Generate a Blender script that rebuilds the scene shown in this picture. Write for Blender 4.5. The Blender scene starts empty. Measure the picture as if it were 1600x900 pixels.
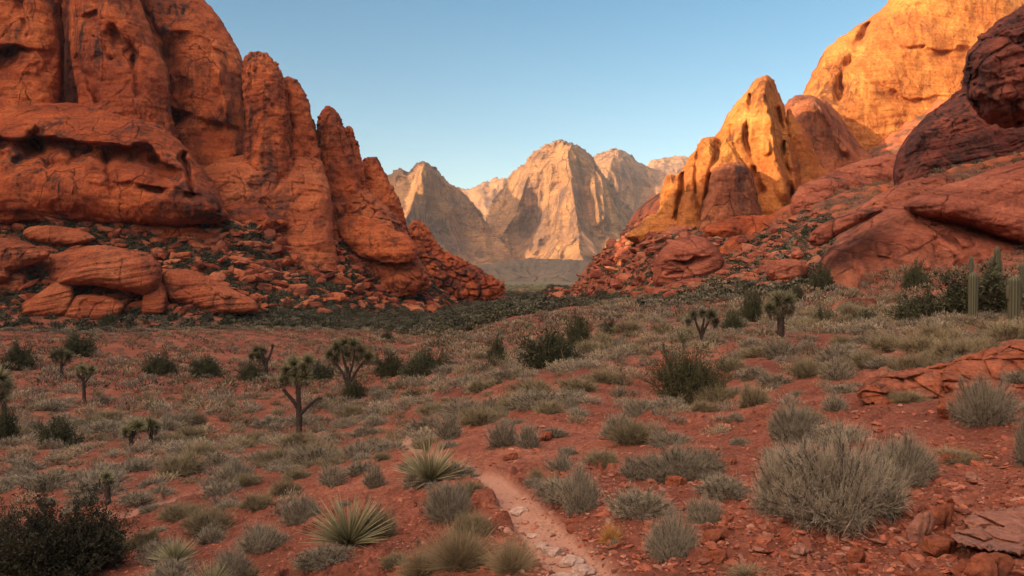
import bpy, math, random
import numpy as np
from mathutils import Vector

R = math.radians
rng = np.random.default_rng(7)
random.seed(7)
scene = bpy.context.scene
col = scene.collection

# ------------------------------------------------------------------ camera
F = 1244.0            # focal length in pixels of a 1600 px wide frame
HZ = 435.0            # row of the horizon
cam_d = bpy.data.cameras.new('camera')
cam = bpy.data.objects.new('camera', cam_d)
col.objects.link(cam)
cam_d.sensor_width = 36
cam_d.lens = 36 * F / 1600
cam_d.shift_y = -(450 - HZ) / 1600
cam_d.clip_start = 0.1
cam_d.clip_end = 40000
cam.location = (0, 0, 0)
cam.rotation_euler = (R(90), 0, 0)
scene.camera = cam

# ------------------------------------------------------------------ light
FILL_GLOW = (13.0, 8.8, 6.0)
SKY_LOW = (.76, .78, .71)
SKY_HIGH = (.39, .67, .7)
SUN_EL = R(14.0)
SUN_AZ = (-0.82, -0.572)      # horizontal direction towards the sun
world = bpy.data.worlds.new('World')
scene.world = world
world.use_nodes = True
nt = world.node_tree
nt.nodes.clear()
wo = nt.nodes.new('ShaderNodeOutputWorld')
bg = nt.nodes.new('ShaderNodeBackground')
sky = nt.nodes.new('ShaderNodeTexSky')
sky.sky_type = 'NISHITA'
sky.sun_disc = False
sky.sun_elevation = SUN_EL
sky.sun_rotation = math.atan2(SUN_AZ[0], SUN_AZ[1])
sky.altitude = 900
sky.air_density = 1.0
sky.dust_density = 0.6
sky.ozone_density = 1.2
bg.inputs['Strength'].default_value = 0.12
# warm sky glow added on the sun's side, set high to fill the shaded valley
tc = nt.nodes.new('ShaderNodeTexCoord')
dp = nt.nodes.new('ShaderNodeVectorMath'); dp.operation = 'DOT_PRODUCT'
nt.links.new(tc.outputs['Generated'], dp.inputs[0])
dp.inputs[1].default_value = (SUN_AZ[0] * .78, SUN_AZ[1] * .78, .625)
mr = nt.nodes.new('ShaderNodeMapRange'); mr.interpolation_type = 'SMOOTHSTEP'
mr.inputs['From Min'].default_value = .3; mr.inputs['From Max'].default_value = .95
mr.inputs['To Min'].default_value = 0; mr.inputs['To Max'].default_value = 1
nt.links.new(dp.outputs['Value'], mr.inputs['Value'])
gm = nt.nodes.new('ShaderNodeMix'); gm.data_type = 'RGBA'; gm.blend_type = 'MIX'
gm.inputs[6].default_value = (0, 0, 0, 1); gm.inputs[7].default_value = (*FILL_GLOW, 1)
nt.links.new(mr.outputs['Result'], gm.inputs[0])
tn = nt.nodes.new('ShaderNodeMix'); tn.data_type = 'RGBA'; tn.blend_type = 'MULTIPLY'; tn.inputs[0].default_value = 1
sz = nt.nodes.new('ShaderNodeSeparateXYZ'); nt.links.new(tc.outputs['Generated'], sz.inputs[0])
er = nt.nodes.new('ShaderNodeMapRange'); er.inputs['From Min'].default_value = .08; er.inputs['From Max'].default_value = .36
nt.links.new(sz.outputs['Z'], er.inputs['Value'])
em = nt.nodes.new('ShaderNodeMix'); em.data_type = 'RGBA'; nt.links.new(er.outputs['Result'], em.inputs[0])
em.inputs[6].default_value = (*SKY_LOW, 1); em.inputs[7].default_value = (*SKY_HIGH, 1)
nt.links.new(em.outputs[2], tn.inputs[7])
nt.links.new(sky.outputs[0], tn.inputs[6])
ad = nt.nodes.new('ShaderNodeMix'); ad.data_type = 'RGBA'; ad.blend_type = 'ADD'; ad.inputs[0].default_value = 1
nt.links.new(tn.outputs[2], ad.inputs[6]); nt.links.new(gm.outputs[2], ad.inputs[7])
nt.links.new(ad.outputs[2], bg.inputs['Color'])
nt.links.new(bg.outputs[0], wo.inputs['Surface'])

sun_d = bpy.data.lights.new('sun', 'SUN')
sun_d.energy = 5.0
sun_d.angle = R(0.5)
sun_d.color = (1.0, 0.72, 0.42)
sun = bpy.data.objects.new('sun', sun_d)
col.objects.link(sun)
sd = Vector((SUN_AZ[0] * math.cos(SUN_EL), SUN_AZ[1] * math.cos(SUN_EL), math.sin(SUN_EL)))
sun.rotation_euler = sd.to_track_quat('Z', 'Y').to_euler()

vs = scene.view_settings
vs.view_transform = 'Standard'
vs.look = 'None'
vs.gamma = 1
vs.use_curve_mapping = False
vs.exposure = 1.1
scene.render.engine = 'CYCLES'
cy = scene.cycles
cy.max_bounces = 5
cy.diffuse_bounces = 3
cy.glossy_bounces = 1
cy.transmission_bounces = 1
cy.volume_bounces = 0
cy.use_denoising = True
cy.caustics_reflective = False
cy.caustics_refractive = False

# ------------------------------------------------------------------ noise
def _tab(seed):
    r = np.random.default_rng(seed)
    p = r.permutation(256)
    g = r.normal(size=(256, 3))
    g /= np.linalg.norm(g, axis=1)[:, None]
    return np.concatenate([p, p]), g.astype(np.float32)
_T = {}
def perlin(P, seed=0):
    if seed not in _T:
        _T[seed] = _tab(seed)
    perm, G = _T[seed]
    P = np.asarray(P, np.float32)
    out = np.empty(len(P), np.float32)
    for s in range(0, len(P), 400000):
        Q = P[s:s + 400000]
        fl = np.floor(Q)
        I = fl.astype(np.int64) & 255
        f = Q - fl
        w = f * f * f * (f * (f * 6 - 15) + 10)
        acc = 0
        for dx in (0, 1):
            wx = w[:, 0] if dx else 1 - w[:, 0]
            for dy in (0, 1):
                wy = w[:, 1] if dy else 1 - w[:, 1]
                for dz in (0, 1):
                    wz = w[:, 2] if dz else 1 - w[:, 2]
                    h = perm[(perm[(perm[(I[:, 0] + dx) & 255] + I[:, 1] + dy) & 255] + I[:, 2] + dz) & 255]
                    g = G[h]
                    acc = acc + wx * wy * wz * (g[:, 0] * (f[:, 0] - dx) + g[:, 1] * (f[:, 1] - dy) + g[:, 2] * (f[:, 2] - dz))
        out[s:s + 400000] = acc * 1.5
    return out
def fbm(P, octv=4, seed=0, gain=0.5):
    P = np.asarray(P, np.float32)
    a, t, o = 1.0, 0, 0
    for k in range(octv):
        t = t + a * perlin(P * (2.03 ** k) + 17.3 * k, seed + k)
        o += a
        a *= gain
    return t
def worley(P, seed=0):
    """F1, F2 and a random value of the nearest cell."""
    perm, G = _T.setdefault(seed, _tab(seed))
    P = np.asarray(P, np.float32)
    F1 = np.full(len(P), 9., np.float32); F2 = F1.copy(); C = np.zeros(len(P), np.float32)
    fl = np.floor(P); I = fl.astype(np.int64); f = P - fl
    for dx in (-1, 0, 1):
        for dy in (-1, 0, 1):
            for dz in (-1, 0, 1):
                h = perm[(perm[(perm[(I[:, 0] + dx) & 255] + I[:, 1] + dy) & 255] + I[:, 2] + dz) & 255]
                j = G[h] * 0.42 + 0.5
                d = np.sqrt((dx + j[:, 0] - f[:, 0]) ** 2 + (dy + j[:, 1] - f[:, 1]) ** 2 + (dz + j[:, 2] - f[:, 2]) ** 2)
                n = d < F1
                F2 = np.where(n, F1, np.minimum(F2, d))
                F1 = np.where(n, d, F1)
                C = np.where(n, h / 255., C)
    return F1, F2, C
def sstep(x, a=0., b=1.):
    t = np.clip((x - a) / (b - a), 0, 1)
    return t * t * (3 - 2 * t)
def xyz(u, v, D):
    return np.stack([(u - 800) / F * D, D, (HZ - v) / F * D], -1)

# ------------------------------------------------------------------ mesh helpers
def mesh_np(name, V, faces, tint=None, smooth=True, attrs=None):
    me = bpy.data.meshes.new(name)
    faces = [np.asarray(f, np.int32) for f in faces if len(f)]
    nl = sum(f.size for f in faces)
    nf = sum(len(f) for f in faces)
    me.vertices.add(len(V))
    me.vertices.foreach_set('co', np.asarray(V, np.float32).ravel())
    me.loops.add(nl)
    me.polygons.add(nf)
    me.loops.foreach_set('vertex_index', np.concatenate([f.ravel() for f in faces]))
    tot = np.concatenate([np.full(len(f), f.shape[1], np.int32) for f in faces])
    st = np.concatenate([[0], np.cumsum(tot)[:-1]]).astype(np.int32)
    me.polygons.foreach_set('loop_start', st)
    me.polygons.foreach_set('loop_total', tot)
    me.polygons.foreach_set('use_smooth', np.full(nf, smooth))
    if tint is not None:
        a = me.attributes.new('tint', 'FLOAT_COLOR', 'POINT')
        t = np.ones((len(V), 4), np.float32)
        t[:, :3] = tint
        a.data.foreach_set('color', t.ravel())
    for k, x in (attrs or {}).items():
        a = me.attributes.new(k, 'FLOAT', 'POINT')
        a.data.foreach_set('value', np.asarray(x, np.float32))
    me.update()
    me.validate()
    return me
def link(name, me, mat, parent=None, loc=None, rz=0, sc=None, label=None, cat=None, group=None, kind=None):
    o = bpy.data.objects.new(name, me)
    if me is not None and mat is not None and not me.materials:
        me.materials.append(mat)
    if parent is not None:
        o.parent = parent
    if loc is not None:
        o.location = loc
    o.rotation_euler.z = rz
    if sc is not None:
        o.scale = sc if hasattr(sc, '__len__') else (sc, sc, sc)
    for k, x in (('label', label), ('category', cat), ('group', group), ('kind', kind)):
        if x:
            o[k] = x
    col.objects.link(o)
    return o

# ------------------------------------------------------------------ materials
class NT:
    def __init__(s, name):
        s.m = bpy.data.materials.new(name); s.m.use_nodes = True
        s.t = s.m.node_tree; s.t.nodes.clear()
        s.out = s.n('ShaderNodeOutputMaterial'); s.b = s.n('ShaderNodeBsdfPrincipled')
        s.l(s.b.outputs[0], s.out.inputs['Surface'])
    def n(s, k, **kw):
        x = s.t.nodes.new(k)
        for a, b in kw.items():
            setattr(x, a, b)
        return x
    def l(s, a, b):
        s.t.links.new(a, b)
    def noise(s, vec, scale, detail=4, rough=0.55, dist=0.0):
        x = s.n('ShaderNodeTexNoise'); s.l(vec, x.inputs['Vector'])
        x.inputs['Scale'].default_value = scale; x.inputs['Detail'].default_value = detail
        x.inputs['Roughness'].default_value = rough; x.inputs['Distortion'].default_value = dist
        return x.outputs['Fac']
    def map(s, vec, scale):
        x = s.n('ShaderNodeMapping'); s.l(vec, x.inputs['Vector']); x.inputs['Scale'].default_value = scale
        return x.outputs[0]
    def ramp(s, fac, stops, interp='LINEAR'):
        x = s.n('ShaderNodeValToRGB'); s.l(fac, x.inputs['Fac']); e = x.color_ramp.elements
        x.color_ramp.interpolation = interp
        while len(e) < len(stops):
            e.new(0.5)
        for k, (p, c) in enumerate(stops):
            e[k].position = p
            e[k].color = (c, c, c, 1) if not hasattr(c, '__len__') else (*c, 1)
        return x.outputs['Color']
    def mix(s, fac, a, b, mode='MIX'):
        x = s.n('ShaderNodeMix'); x.data_type = 'RGBA'; x.blend_type = mode
        for sock, val in ((x.inputs[0], fac), (x.inputs[6], a), (x.inputs[7], b)):
            if isinstance(val, (int, float)):
                sock.default_value = val
            elif isinstance(val, tuple):
                sock.default_value = (*val, 1)
            else:
                s.l(val, sock)
        return x.outputs[2]
    def math(s, op, a, b=0.0):
        x = s.n('ShaderNodeMath'); x.operation = op
        for k, val in enumerate((a, b)):
            if isinstance(val, (int, float)):
                x.inputs[k].default_value = val
            else:
                s.l(val, x.inputs[k])
        return x.outputs[0]
    def attr(s, name):
        x = s.n('ShaderNodeAttribute'); x.attribute_name = name
        return x
    def bump(s, h, dist, strength=1.0, prev=None):
        x = s.n('ShaderNodeBump'); s.l(h, x.inputs['Height']); x.inputs['Distance'].default_value = dist
        x.inputs['Strength'].default_value = strength
        if prev is not None:
            s.l(prev, x.inputs['Normal'])
        return x.outputs[0]

def rock_mat(name, light, mid, dark, scale=1.0, varnish=0.5, vcol=(0.07, 0.035, 0.028), bed=.8, bumpk=1.0, streak=1.0, soil=None, vtilt=0.0, fine=1.0, joint=1.0):
    """sandstone: bedding, dark desert varnish in run-down streaks, joints. scale = metres of the largest pattern / 10"""
    m = NT(name)
    m.b.inputs['Roughness'].default_value = 0.9
    m.b.inputs['Specular IOR Level'].default_value = 0.15
    geo = m.n('ShaderNodeTexCoord').outputs['Object']
    k = 1.0 / scale
    mp = m.n('ShaderNodeMapping'); m.l(geo, mp.inputs['Vector']); mp.inputs['Rotation'].default_value = (vtilt * .5, vtilt, 0)
    geo2 = mp.outputs[0]
    big = m.noise(geo, .045 * k, 6, .6)
    c = m.ramp(big, [(0.33, dark), (0.5, mid), (0.68, light)])
    beds = m.noise(m.map(geo2, (.02 * k, .02 * k, .5 * k)), 1.0, 7, .68, .15)
    c = m.mix(m.math('MULTIPLY', m.ramp(beds, [(0.36, 1.0), (0.5, 0.0)]), .55 * bed), c, tuple(x * .45 for x in mid))
    c = m.mix(m.math('MULTIPLY', m.ramp(beds, [(0.55, 0.0), (0.7, 1.0)]), .4 * bed), c, tuple(min(1, x * 1.25) for x in light))
    st = m.noise(m.map(geo, (.22 * k, .22 * k, .018 * k)), 1.0, 6, .62, .4)
    zone = m.noise(geo, .035 * k, 5, .6)
    vz = m.math('MULTIPLY', m.ramp(st, [(0.42, 0.0), (0.6, 1.0)]), m.ramp(zone, [(0.5 - .12 * varnish, 0.0), (0.66 - .12 * varnish, 1.0)]))
    c = m.mix(m.math('MULTIPLY', vz, min(1., streak)), c, vcol)
    mot = m.noise(geo, .9 * k * fine, 7, .7)
    c = m.mix(1.0, c, m.ramp(mot, [(0.3, .52), (0.5, .95), (0.72, 1.3)]), 'MULTIPLY')
    if soil:
        up = m.n('ShaderNodeSeparateXYZ'); m.l(m.n('ShaderNodeNewGeometry').outputs['Normal'], up.inputs[0])
        sc = m.math('MULTIPLY', m.ramp(up.outputs['Z'], [(0.45, 0.0), (0.75, 1.0)]), m.ramp(m.noise(geo, .12 * k, 6, .7), [(0.44, 0), (0.52, 1.0)]))
        c = m.mix(sc, c, soil)
    m.l(c, m.b.inputs['Base Color'])
    n1 = m.bump(beds, 2.2 * scale * bed, .55 * bumpk)
    crk = m.n('ShaderNodeTexVoronoi'); crk.feature = 'DISTANCE_TO_EDGE'
    wv = m.n('ShaderNodeVectorMath'); wv.operation = 'ADD'
    nz = m.n('ShaderNodeTexNoise'); m.l(geo, nz.inputs['Vector']); nz.inputs['Scale'].default_value = .2 * k
    vm = m.n('ShaderNodeVectorMath'); vm.operation = 'SCALE'; m.l(nz.outputs['Color'], vm.inputs[0]); vm.inputs['Scale'].default_value = 4.5 * scale
    m.l(geo2, wv.inputs[0]); m.l(vm.outputs[0], wv.inputs[1])
    m.l(m.map(wv.outputs[0], (.16 * k, .16 * k, .11 * k)), crk.inputs['Vector'])
    crk.inputs['Scale'].default_value = 1
    n2 = m.bump(m.ramp(crk.outputs['Distance'], [(0.0, 0.0), (0.05, 1.0)]), .4 * scale, .22 * bumpk, n1)
    jn = m.n('ShaderNodeTexVoronoi'); jn.feature = 'DISTANCE_TO_EDGE'
    vm2 = m.n('ShaderNodeVectorMath'); vm2.operation = 'SCALE'; m.l(nz.outputs['Color'], vm2.inputs[0]); vm2.inputs['Scale'].default_value = 3.0 * scale
    wv2 = m.n('ShaderNodeVectorMath'); wv2.operation = 'ADD'; m.l(geo2, wv2.inputs[0]); m.l(vm2.outputs[0], wv2.inputs[1])
    m.l(m.map(wv2.outputs[0], (.1 * k, .1 * k, .03 * k)), jn.inputs['Vector']); jn.inputs['Scale'].default_value = 1
    jm = m.math('MULTIPLY', m.ramp(jn.outputs['Distance'], [(0.0, 1.0), (0.022, 0.0)]), m.ramp(m.noise(geo, .05 * k, 3), [(.45, 0.0), (.55, 1.0)]))
    c = m.mix(m.math('MULTIPLY', jm, .75 * joint), c, tuple(x * .3 for x in dark))
    thin = m.noise(m.map(geo2, (.03 * k, .03 * k, 1.5 * k)), 1.0, 4, .6, .1)
    c = m.mix(m.math('MULTIPLY', m.ramp(thin, [(0.30, 1.0), (0.4, 0.0)]), .6 * bed), c, tuple(x * .4 for x in dark))
    m.l(c, m.b.inputs['Base Color'])
    inv = m.math('SUBTRACT', 1.0, jm)
    n2 = m.bump(inv, 1.2 * scale * joint, .8 * bumpk, n2)
    n3 = m.bump(mot, 1.2 * scale / fine, .95 * bumpk, n2)
    n4 = m.bump(m.noise(geo, 4.5 * k * fine, 5, .7), .22 * scale / fine, .7 * bumpk, n3)
    m.l(n4, m.b.inputs['Normal'])
    return m.m

M_RED = rock_mat('red_sandstone', (.72, .2, .065), (.52, .12, .04), (.3, .068, .03), 1.0, .65)
M_REDA = rock_mat('pale_red_sandstone', (.62, .2, .085), (.52, .145, .055), (.4, .1, .045), 1.0, .2)
M_REDB = rock_mat('red_boulder_sandstone', (.56, .19, .085), (.47, .13, .055), (.34, .085, .04), .6, .2, joint=.5, bed=1.25, vtilt=.12)
M_GOLD = rock_mat('golden_sandstone', (.7, .31, .085), (.6, .215, .055), (.46, .135, .04), 1.1, .25, (.2, .07, .03), .6, joint=.35)
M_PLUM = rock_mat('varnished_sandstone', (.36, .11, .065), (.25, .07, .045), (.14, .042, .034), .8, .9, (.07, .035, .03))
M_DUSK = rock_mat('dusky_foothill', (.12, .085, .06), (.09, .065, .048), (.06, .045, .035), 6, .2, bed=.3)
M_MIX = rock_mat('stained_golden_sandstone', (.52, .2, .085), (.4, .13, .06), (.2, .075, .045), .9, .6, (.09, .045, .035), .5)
M_SLAB = rock_mat('slab_sandstone', (.56, .2, .11), (.45, .135, .075), (.34, .095, .055), .7, .15, bed=1.2, vtilt=-.22)
M_FAR = rock_mat('distant_mountain_rock', (.72, .37, .15), (.56, .28, .12), (.3, .165, .1), 6.0, .7, (.15, .09, .08), .6, streak=.8, bumpk=2.0)
M_NEAR = rock_mat('near_red_rock', (.5, .17, .085), (.38, .115, .055), (.22, .07, .04), .06, .3, (.09, .045, .035), bed=.8, bumpk=.8)
M_PALE = rock_mat('pale_path_stone', (.44, .22, .15), (.37, .165, .11), (.28, .12, .08), .06, .0, (.2, .12, .1), bed=.5, bumpk=.6)
M_TRAIL = rock_mat('pale_trail_stone', (.68, .47, .37), (.6, .4, .31), (.5, .31, .23), .06, .0, (.2, .12, .1), bed=.5, bumpk=.6)
M_RUB = None

def tint_mat(name, rough=.85, var=.3, trans=0.0):
    m = NT(name)
    a = m.attr('tint')
    oi = m.n('ShaderNodeObjectInfo')
    v = m.math('ADD', m.math('MULTIPLY', oi.outputs['Random'], var), 1 - var / 2)
    hs = m.n('ShaderNodeHueSaturation'); m.l(a.outputs['Color'], hs.inputs['Color']); m.l(v, hs.inputs['Value'])
    m.l(hs.outputs[0], m.b.inputs['Base Color'])
    m.b.inputs['Roughness'].default_value = rough
    m.b.inputs['Specular IOR Level'].default_value = .2
    return m.m
M_TWIG = tint_mat('dry_twigs')
M_LEAF = tint_mat('desert_leaves', .75, .25)
M_YUC = tint_mat('yucca_leaves', .5, .15)
M_BARK = tint_mat('bark', .9, .2)
M_CACT = tint_mat('cactus_skin', .6, .1)
M_STONE = tint_mat('rubble_stone', .92, .2)

def rubble_mat():
    m = NT('rubble_sandstone')
    a = m.attr('tint')
    geo = m.n('ShaderNodeTexCoord').outputs['Object']
    c = m.mix(1.0, a.outputs['Color'], m.ramp(m.noise(geo, .8, 6, .7), [(0.3, .5), (0.7, 1.35)]), 'MULTIPLY')
    m.l(c, m.b.inputs['Base Color']); m.b.inputs['Roughness'].default_value = .92
    m.b.inputs['Specular IOR Level'].default_value = .1
    m.l(m.bump(m.noise(geo, 1.5, 6, .7), .5, .8), m.b.inputs['Normal'])
    return m.m
M_RUB = rubble_mat()

# ------------------------------------------------------------------ ground height
CTRL = []   # X, Y, Z
def cp(px, py, Y):
    CTRL.append(((px - 800) / F * Y, Y, (HZ - py) / F * Y))
for t in [
    (0, 900, 9), (400, 900, 7.4), (800, 900, 6), (1200, 900, 5.2), (1600, 900, 4.6), (-300, 900, 11), (1900, 900, 4.3),
    (-200, 800, 17), (200, 800, 12.5), (550, 800, 9.2),
    (0, 750, 20), (400, 750, 14.5), (620, 750, 11), (760, 750, 9.6), (900, 760, 8.2), (1100, 750, 8), (1500, 750, 7), (1800, 750, 6.3),
    (-200, 680, 48), (0, 680, 45), (250, 680, 42), (467, 683, 46), (640, 680, 27), (700, 680, 18), (760, 680, 13.5), (1000, 680, 12), (1300, 680, 9.5), (1600, 680, 8),
    (-200, 620, 72), (0, 620, 70), (300, 620, 75), (545, 620, 68), (680, 620, 38), (760, 620, 24), (900, 620, 19.5), (1080, 628, 18.5), (1300, 620, 13), (1600, 620, 10),
    (700, 600, 45), (0, 560, 110), (400, 560, 118), (600, 570, 95), (700, 545, 88), (800, 560, 62), (900, 560, 40), (1100, 565, 29), (1300, 560, 22), (1600, 548, 14.5),
    (-200, 520, 160), (0, 520, 160), (300, 515, 180), (500, 515, 185), (650, 512, 190), (740, 520, 118), (820, 520, 92), (1000, 520, 58), (1200, 525, 38), (1400, 520, 32), (1600, 505, 30), (1800, 490, 30),
    (-300, 487, 235), (0, 485, 235), (200, 486, 240), (400, 490, 250), (550, 494, 268), (700, 489, 310), (800, 497, 125), (900, 481, 135), (1000, 472, 128), (1100, 482, 88), (1300, 492, 62), (1600, 485, 48),
    (1000, 463, 180), (1100, 440, 150), (1200, 430, 140), (1300, 450, 100), (1450, 430, 92), (1600, 430, 80), (1800, 400, 80),
    (1100, 390, 210), (1200, 360, 220), (1300, 330, 190), (1400, 330, 160), (1600, 280, 140), (1800, 240, 130), (1200, 300, 330), (1400, 230, 330), (1700, 100, 330),
    (1000, 358, 270), (1050, 350, 262), (930, 402, 340), (870, 452, 430), (930, 445, 310), (880, 468, 390), (1000, 440, 220),
    (1000, 330, 400), (1200, 200, 520), (1000, 380, 700),
    (0, 330, 292), (-300, 300, 300), (200, 342, 287), (400, 345, 300), (500, 380, 315), (560, 395, 338), (640, 420, 380), (650, 440, 362), (700, 458, 385), (750, 466, 420), (700, 481, 345), (650, 485, 318), (600, 484, 300), (760, 479, 350), (850, 480, 345), (560, 480, 288),
    (100, 400, 262), (300, 410, 268), (450, 430, 285), (560, 445, 305), (640, 455, 350), (0, 400, 262),
    (200, 200, 400), (400, 300, 400), (550, 415, 460), (0, 100, 420), (-300, 50, 420), (620, 436, 600), (500, 405, 700), (0, 200, 700), (-300, 100, 700),
    (850, 474, 400), (950, 474, 400), (800, 462, 600), (800, 452, 950), (700, 450, 1000), (900, 450, 1000), (560, 430, 1000), (1050, 430, 1000),
    (800, 443, 1600), (600, 441, 1600), (1000, 441, 1600), (800, 437, 2600), (200, 437, 2600), (1400, 437, 2600), (800, 435, 6000), (-1200, 435, 6000), (2800, 435, 6000)]:
    cp(*t)
CTRL += [(0, 0, -1.75), (3, 0, -1.3), (-3, 0, -2.3), (-10, 0, -4), (-30, 0, -7), (-90, 0, -9), (-180, 0, -6), (10, 0, 0), (30, 0, 3), (100, 0, 20), (300, 0, 60),
         (0, -10, -1.2), (0, -50, 2), (0, -200, 10), (-100, -150, -2), (100, -100, 20), (-180, 100, -7), (0, -1000, 30), (-1000, 0, 60), (-1000, -1000, 60), (1000, -1000, 60), (1000, 200, 90), (-1000, 900, 60), (1000, 900, 90),
         (-150, 60, -9.5), (140, 100, 32), (170, 60, 40), (3.3, 3, -1.5), (-5, 4, -2.9)]
CT = np.array(CTRL, float)
WS = 8.0
def _w(X, Y):
    return np.stack([np.arcsinh(X / WS), np.arcsinh(Y / WS)], -1)
def _phi(r2):
    return 0.5 * r2 * np.log(r2 + 1e-12)
def _zs(X, Y):
    return np.sqrt(X * X + Y * Y + 36.0)
C2 = _w(CT[:, 0], CT[:, 1])
n_ = len(CT)
A = np.zeros((n_ + 3, n_ + 3))
d2 = ((C2[:, None] - C2[None]) ** 2).sum(-1)
A[:n_, :n_] = _phi(d2) + 2e-4 * np.eye(n_)
A[:n_, n_] = 1; A[:n_, n_ + 1:] = C2
A[n_:, :n_] = A[:n_, n_:].T
rhs = np.zeros(n_ + 3); rhs[:n_] = CT[:, 2] / _zs(CT[:, 0], CT[:, 1])
W_ = np.linalg.solve(A, rhs)
def base_z(X, Y):
    X = np.asarray(X, float); Y = np.asarray(Y, float)
    sh = X.shape; X = X.ravel(); Y = Y.ravel()
    out = np.empty(len(X))
    for s in range(0, len(X), 60000):
        q = _w(X[s:s + 60000], Y[s:s + 60000])
        dd = (q[:, 0:1] - C2[None, :, 0]) ** 2 + (q[:, 1:2] - C2[None, :, 1]) ** 2
        out[s:s + 60000] = _phi(dd) @ W_[:n_] + W_[n_] + q @ W_[n_ + 1:]
    z = out * _zs(X, Y)
    tf = sstep(np.hypot(X, Y), 440, 620) * (Y > 0)
    z = z * (1 - tf) + tf * (np.interp(Y, [400, 1200, 2600, 6000], [-12.6, -11, -4, -2]))
    # unseen western ridge, added left of the picture, its crest shaped to shade the valley
    t = sstep(-X, 215, 335)
    P = np.stack([X / 70, Y / 70, 0 * X], -1)
    yy = np.interp(Y, [-900, -500, -110, -75, -52, -34, -20, 10, 42, 75, 110, 300, 360, 420, 700, 1000], [120, 185, 192, 176, 162, 150, 118, 100, 136, 172, 182, 175, 150, 90, 60, 0])
    H = yy + 3 * fbm(P, 3, 61) + 5 * np.abs(perlin(P * 4, 66))
    z = z * (1 - t) + t * np.maximum(z * 0, H * (1 - .85 * sstep(-X, 345, 560)))
    return z.reshape(sh)
def ray_hit(px, py, y0=3.6, y1=1500.):
    """world point where the sight line through a pixel of the photo meets the ground"""
    px = np.atleast_1d(np.asarray(px, float)); py = np.atleast_1d(np.asarray(py, float))
    Ys = np.geomspace(y0, y1, 280)
    X = (px[:, None] - 800) / F * Ys[None]; Yg = np.broadcast_to(Ys[None], X.shape)
    Z = (HZ - py[:, None]) / F * Ys[None]
    g = base_z(X, Yg)
    b = Z < g
    k = np.where(b.any(1), b.argmax(1), len(Ys) - 1)
    k = np.maximum(k, 1); r = np.arange(len(px))
    a0 = Z[r, k - 1] - g[r, k - 1]; a1 = Z[r, k] - g[r, k]
    t = np.clip(a0 / (a0 - a1 + 1e-9), 0, 1)
    Yh = Ys[k - 1] * (1 - t) + Ys[k] * t
    return (px - 800) / F * Yh, Yh
# trail: control pixels -> world polyline with half width
def trail(pts):
    x, y = ray_hit([p[0] for p in pts], [p[1] for p in pts])
    w = np.array([p[2] for p in pts], float)
    t = np.arange(len(x)); tt = np.linspace(0, len(x) - 1, (len(x) - 1) * 8 + 1)
    return np.stack([np.interp(tt, t, x), np.interp(tt, t, y), np.interp(tt, t, w)], -1)
PATH = trail([(935, 930, .22), (912, 890, .21), (872, 850, .2), (838, 810, .18), (806, 780, .17), (786, 757, .13), (765, 742, .13), (728, 735, .14), (690, 722, .14), (655, 705, .16), (636, 692, .2), (634, 678, .24), (655, 660, .26)])
PATH2 = trail([(120, 830, .2), (200, 803, .3), (270, 782, .3), (350, 760, .25), (430, 742, .2)])
def path_mask(X, Y):
    m = np.zeros(X.shape)
    for T in (PATH, PATH2):
        near = (X > T[:, 0].min() - 2) & (X < T[:, 0].max() + 2) & (Y > T[:, 1].min() - 2) & (Y < T[:, 1].max() + 2)
        if not near.any():
            continue
        x = X[near][:, None]; y = Y[near][:, None]
        a = T[:-1]; b = T[1:]
        ab = b[:, :2] - a[:, :2]
        t = np.clip(((x - a[:, 0]) * ab[:, 0] + (y - a[:, 1]) * ab[:, 1]) / ((ab ** 2).sum(1) + 1e-9), 0, 1)
        d = np.hypot(x - a[:, 0] - t * ab[:, 0], y - a[:, 1] - t * ab[:, 1]) / (a[:, 2] + t * (b[:, 2] - a[:, 2]))
        m[near] = np.maximum(m[near], (1 - sstep(d.min(1), .75, 1.35)) * (1 if T is PATH else .6))
    return m
def ground_z(X, Y, fine=True):
    X = np.asarray(X, float); Y = np.asarray(Y, float)
    sh = X.shape; X = X.ravel(); Y = Y.ravel()
    z = base_z(X, Y)
    r = np.hypot(X, Y)
    pm = path_mask(X, Y)
    P = np.stack([X, Y, z * 0], -1)
    z = z + (1 - .8 * pm) * .22 * sstep(r, 3, 30) * fbm(P / 6, 2, 3) + .9 * sstep(r, 60, 260) * fbm(P / 30, 3, 5)
    z = z + .07 * fbm(P / 1.6, 2, 8) * (1 - .6 * pm) - .08 * pm
    if fine:
        near = (r < 45) & (Y > 0)
        if near.any():
            Q = P[near]; rr = r[near]; p2 = pm[near]
            F1, F2, c = worley(Q / .38 + .3 * perlin(Q / .3, 14)[:, None], 11)
            blk = sstep(F2 - F1, .0, .28) * (c - .25)
            zone = sstep(fbm(Q / 3.5, 3, 21) + .18 * sstep(X[near] - Y[near] * .05, -1, 3), -.12, .3)
            F1b, F2b, cb = worley(Q / .12, 12)
            blb = sstep(F2b - F1b, .0, .3) * (cb - .3)
            z[near] += (1 - .9 * p2) * (zone * .12 * blk + (.02 + .03 * zone) * blb) * (1 - sstep(rr, 25, 45)) + .018 * fbm(Q / .15, 2, 31)
        far = (r > 200) & (r < 900)
        if far.any():
            Q = np.stack([X[far], Y[far], z[far]], -1)
            sl = sstep(z[far], -9, 0)
            z[far] += sl * (2.2 * fbm(Q / 14, 4, 41) + 1.2 * np.abs(perlin(Q / 5, 44)))
    return z.reshape(sh)

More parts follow.
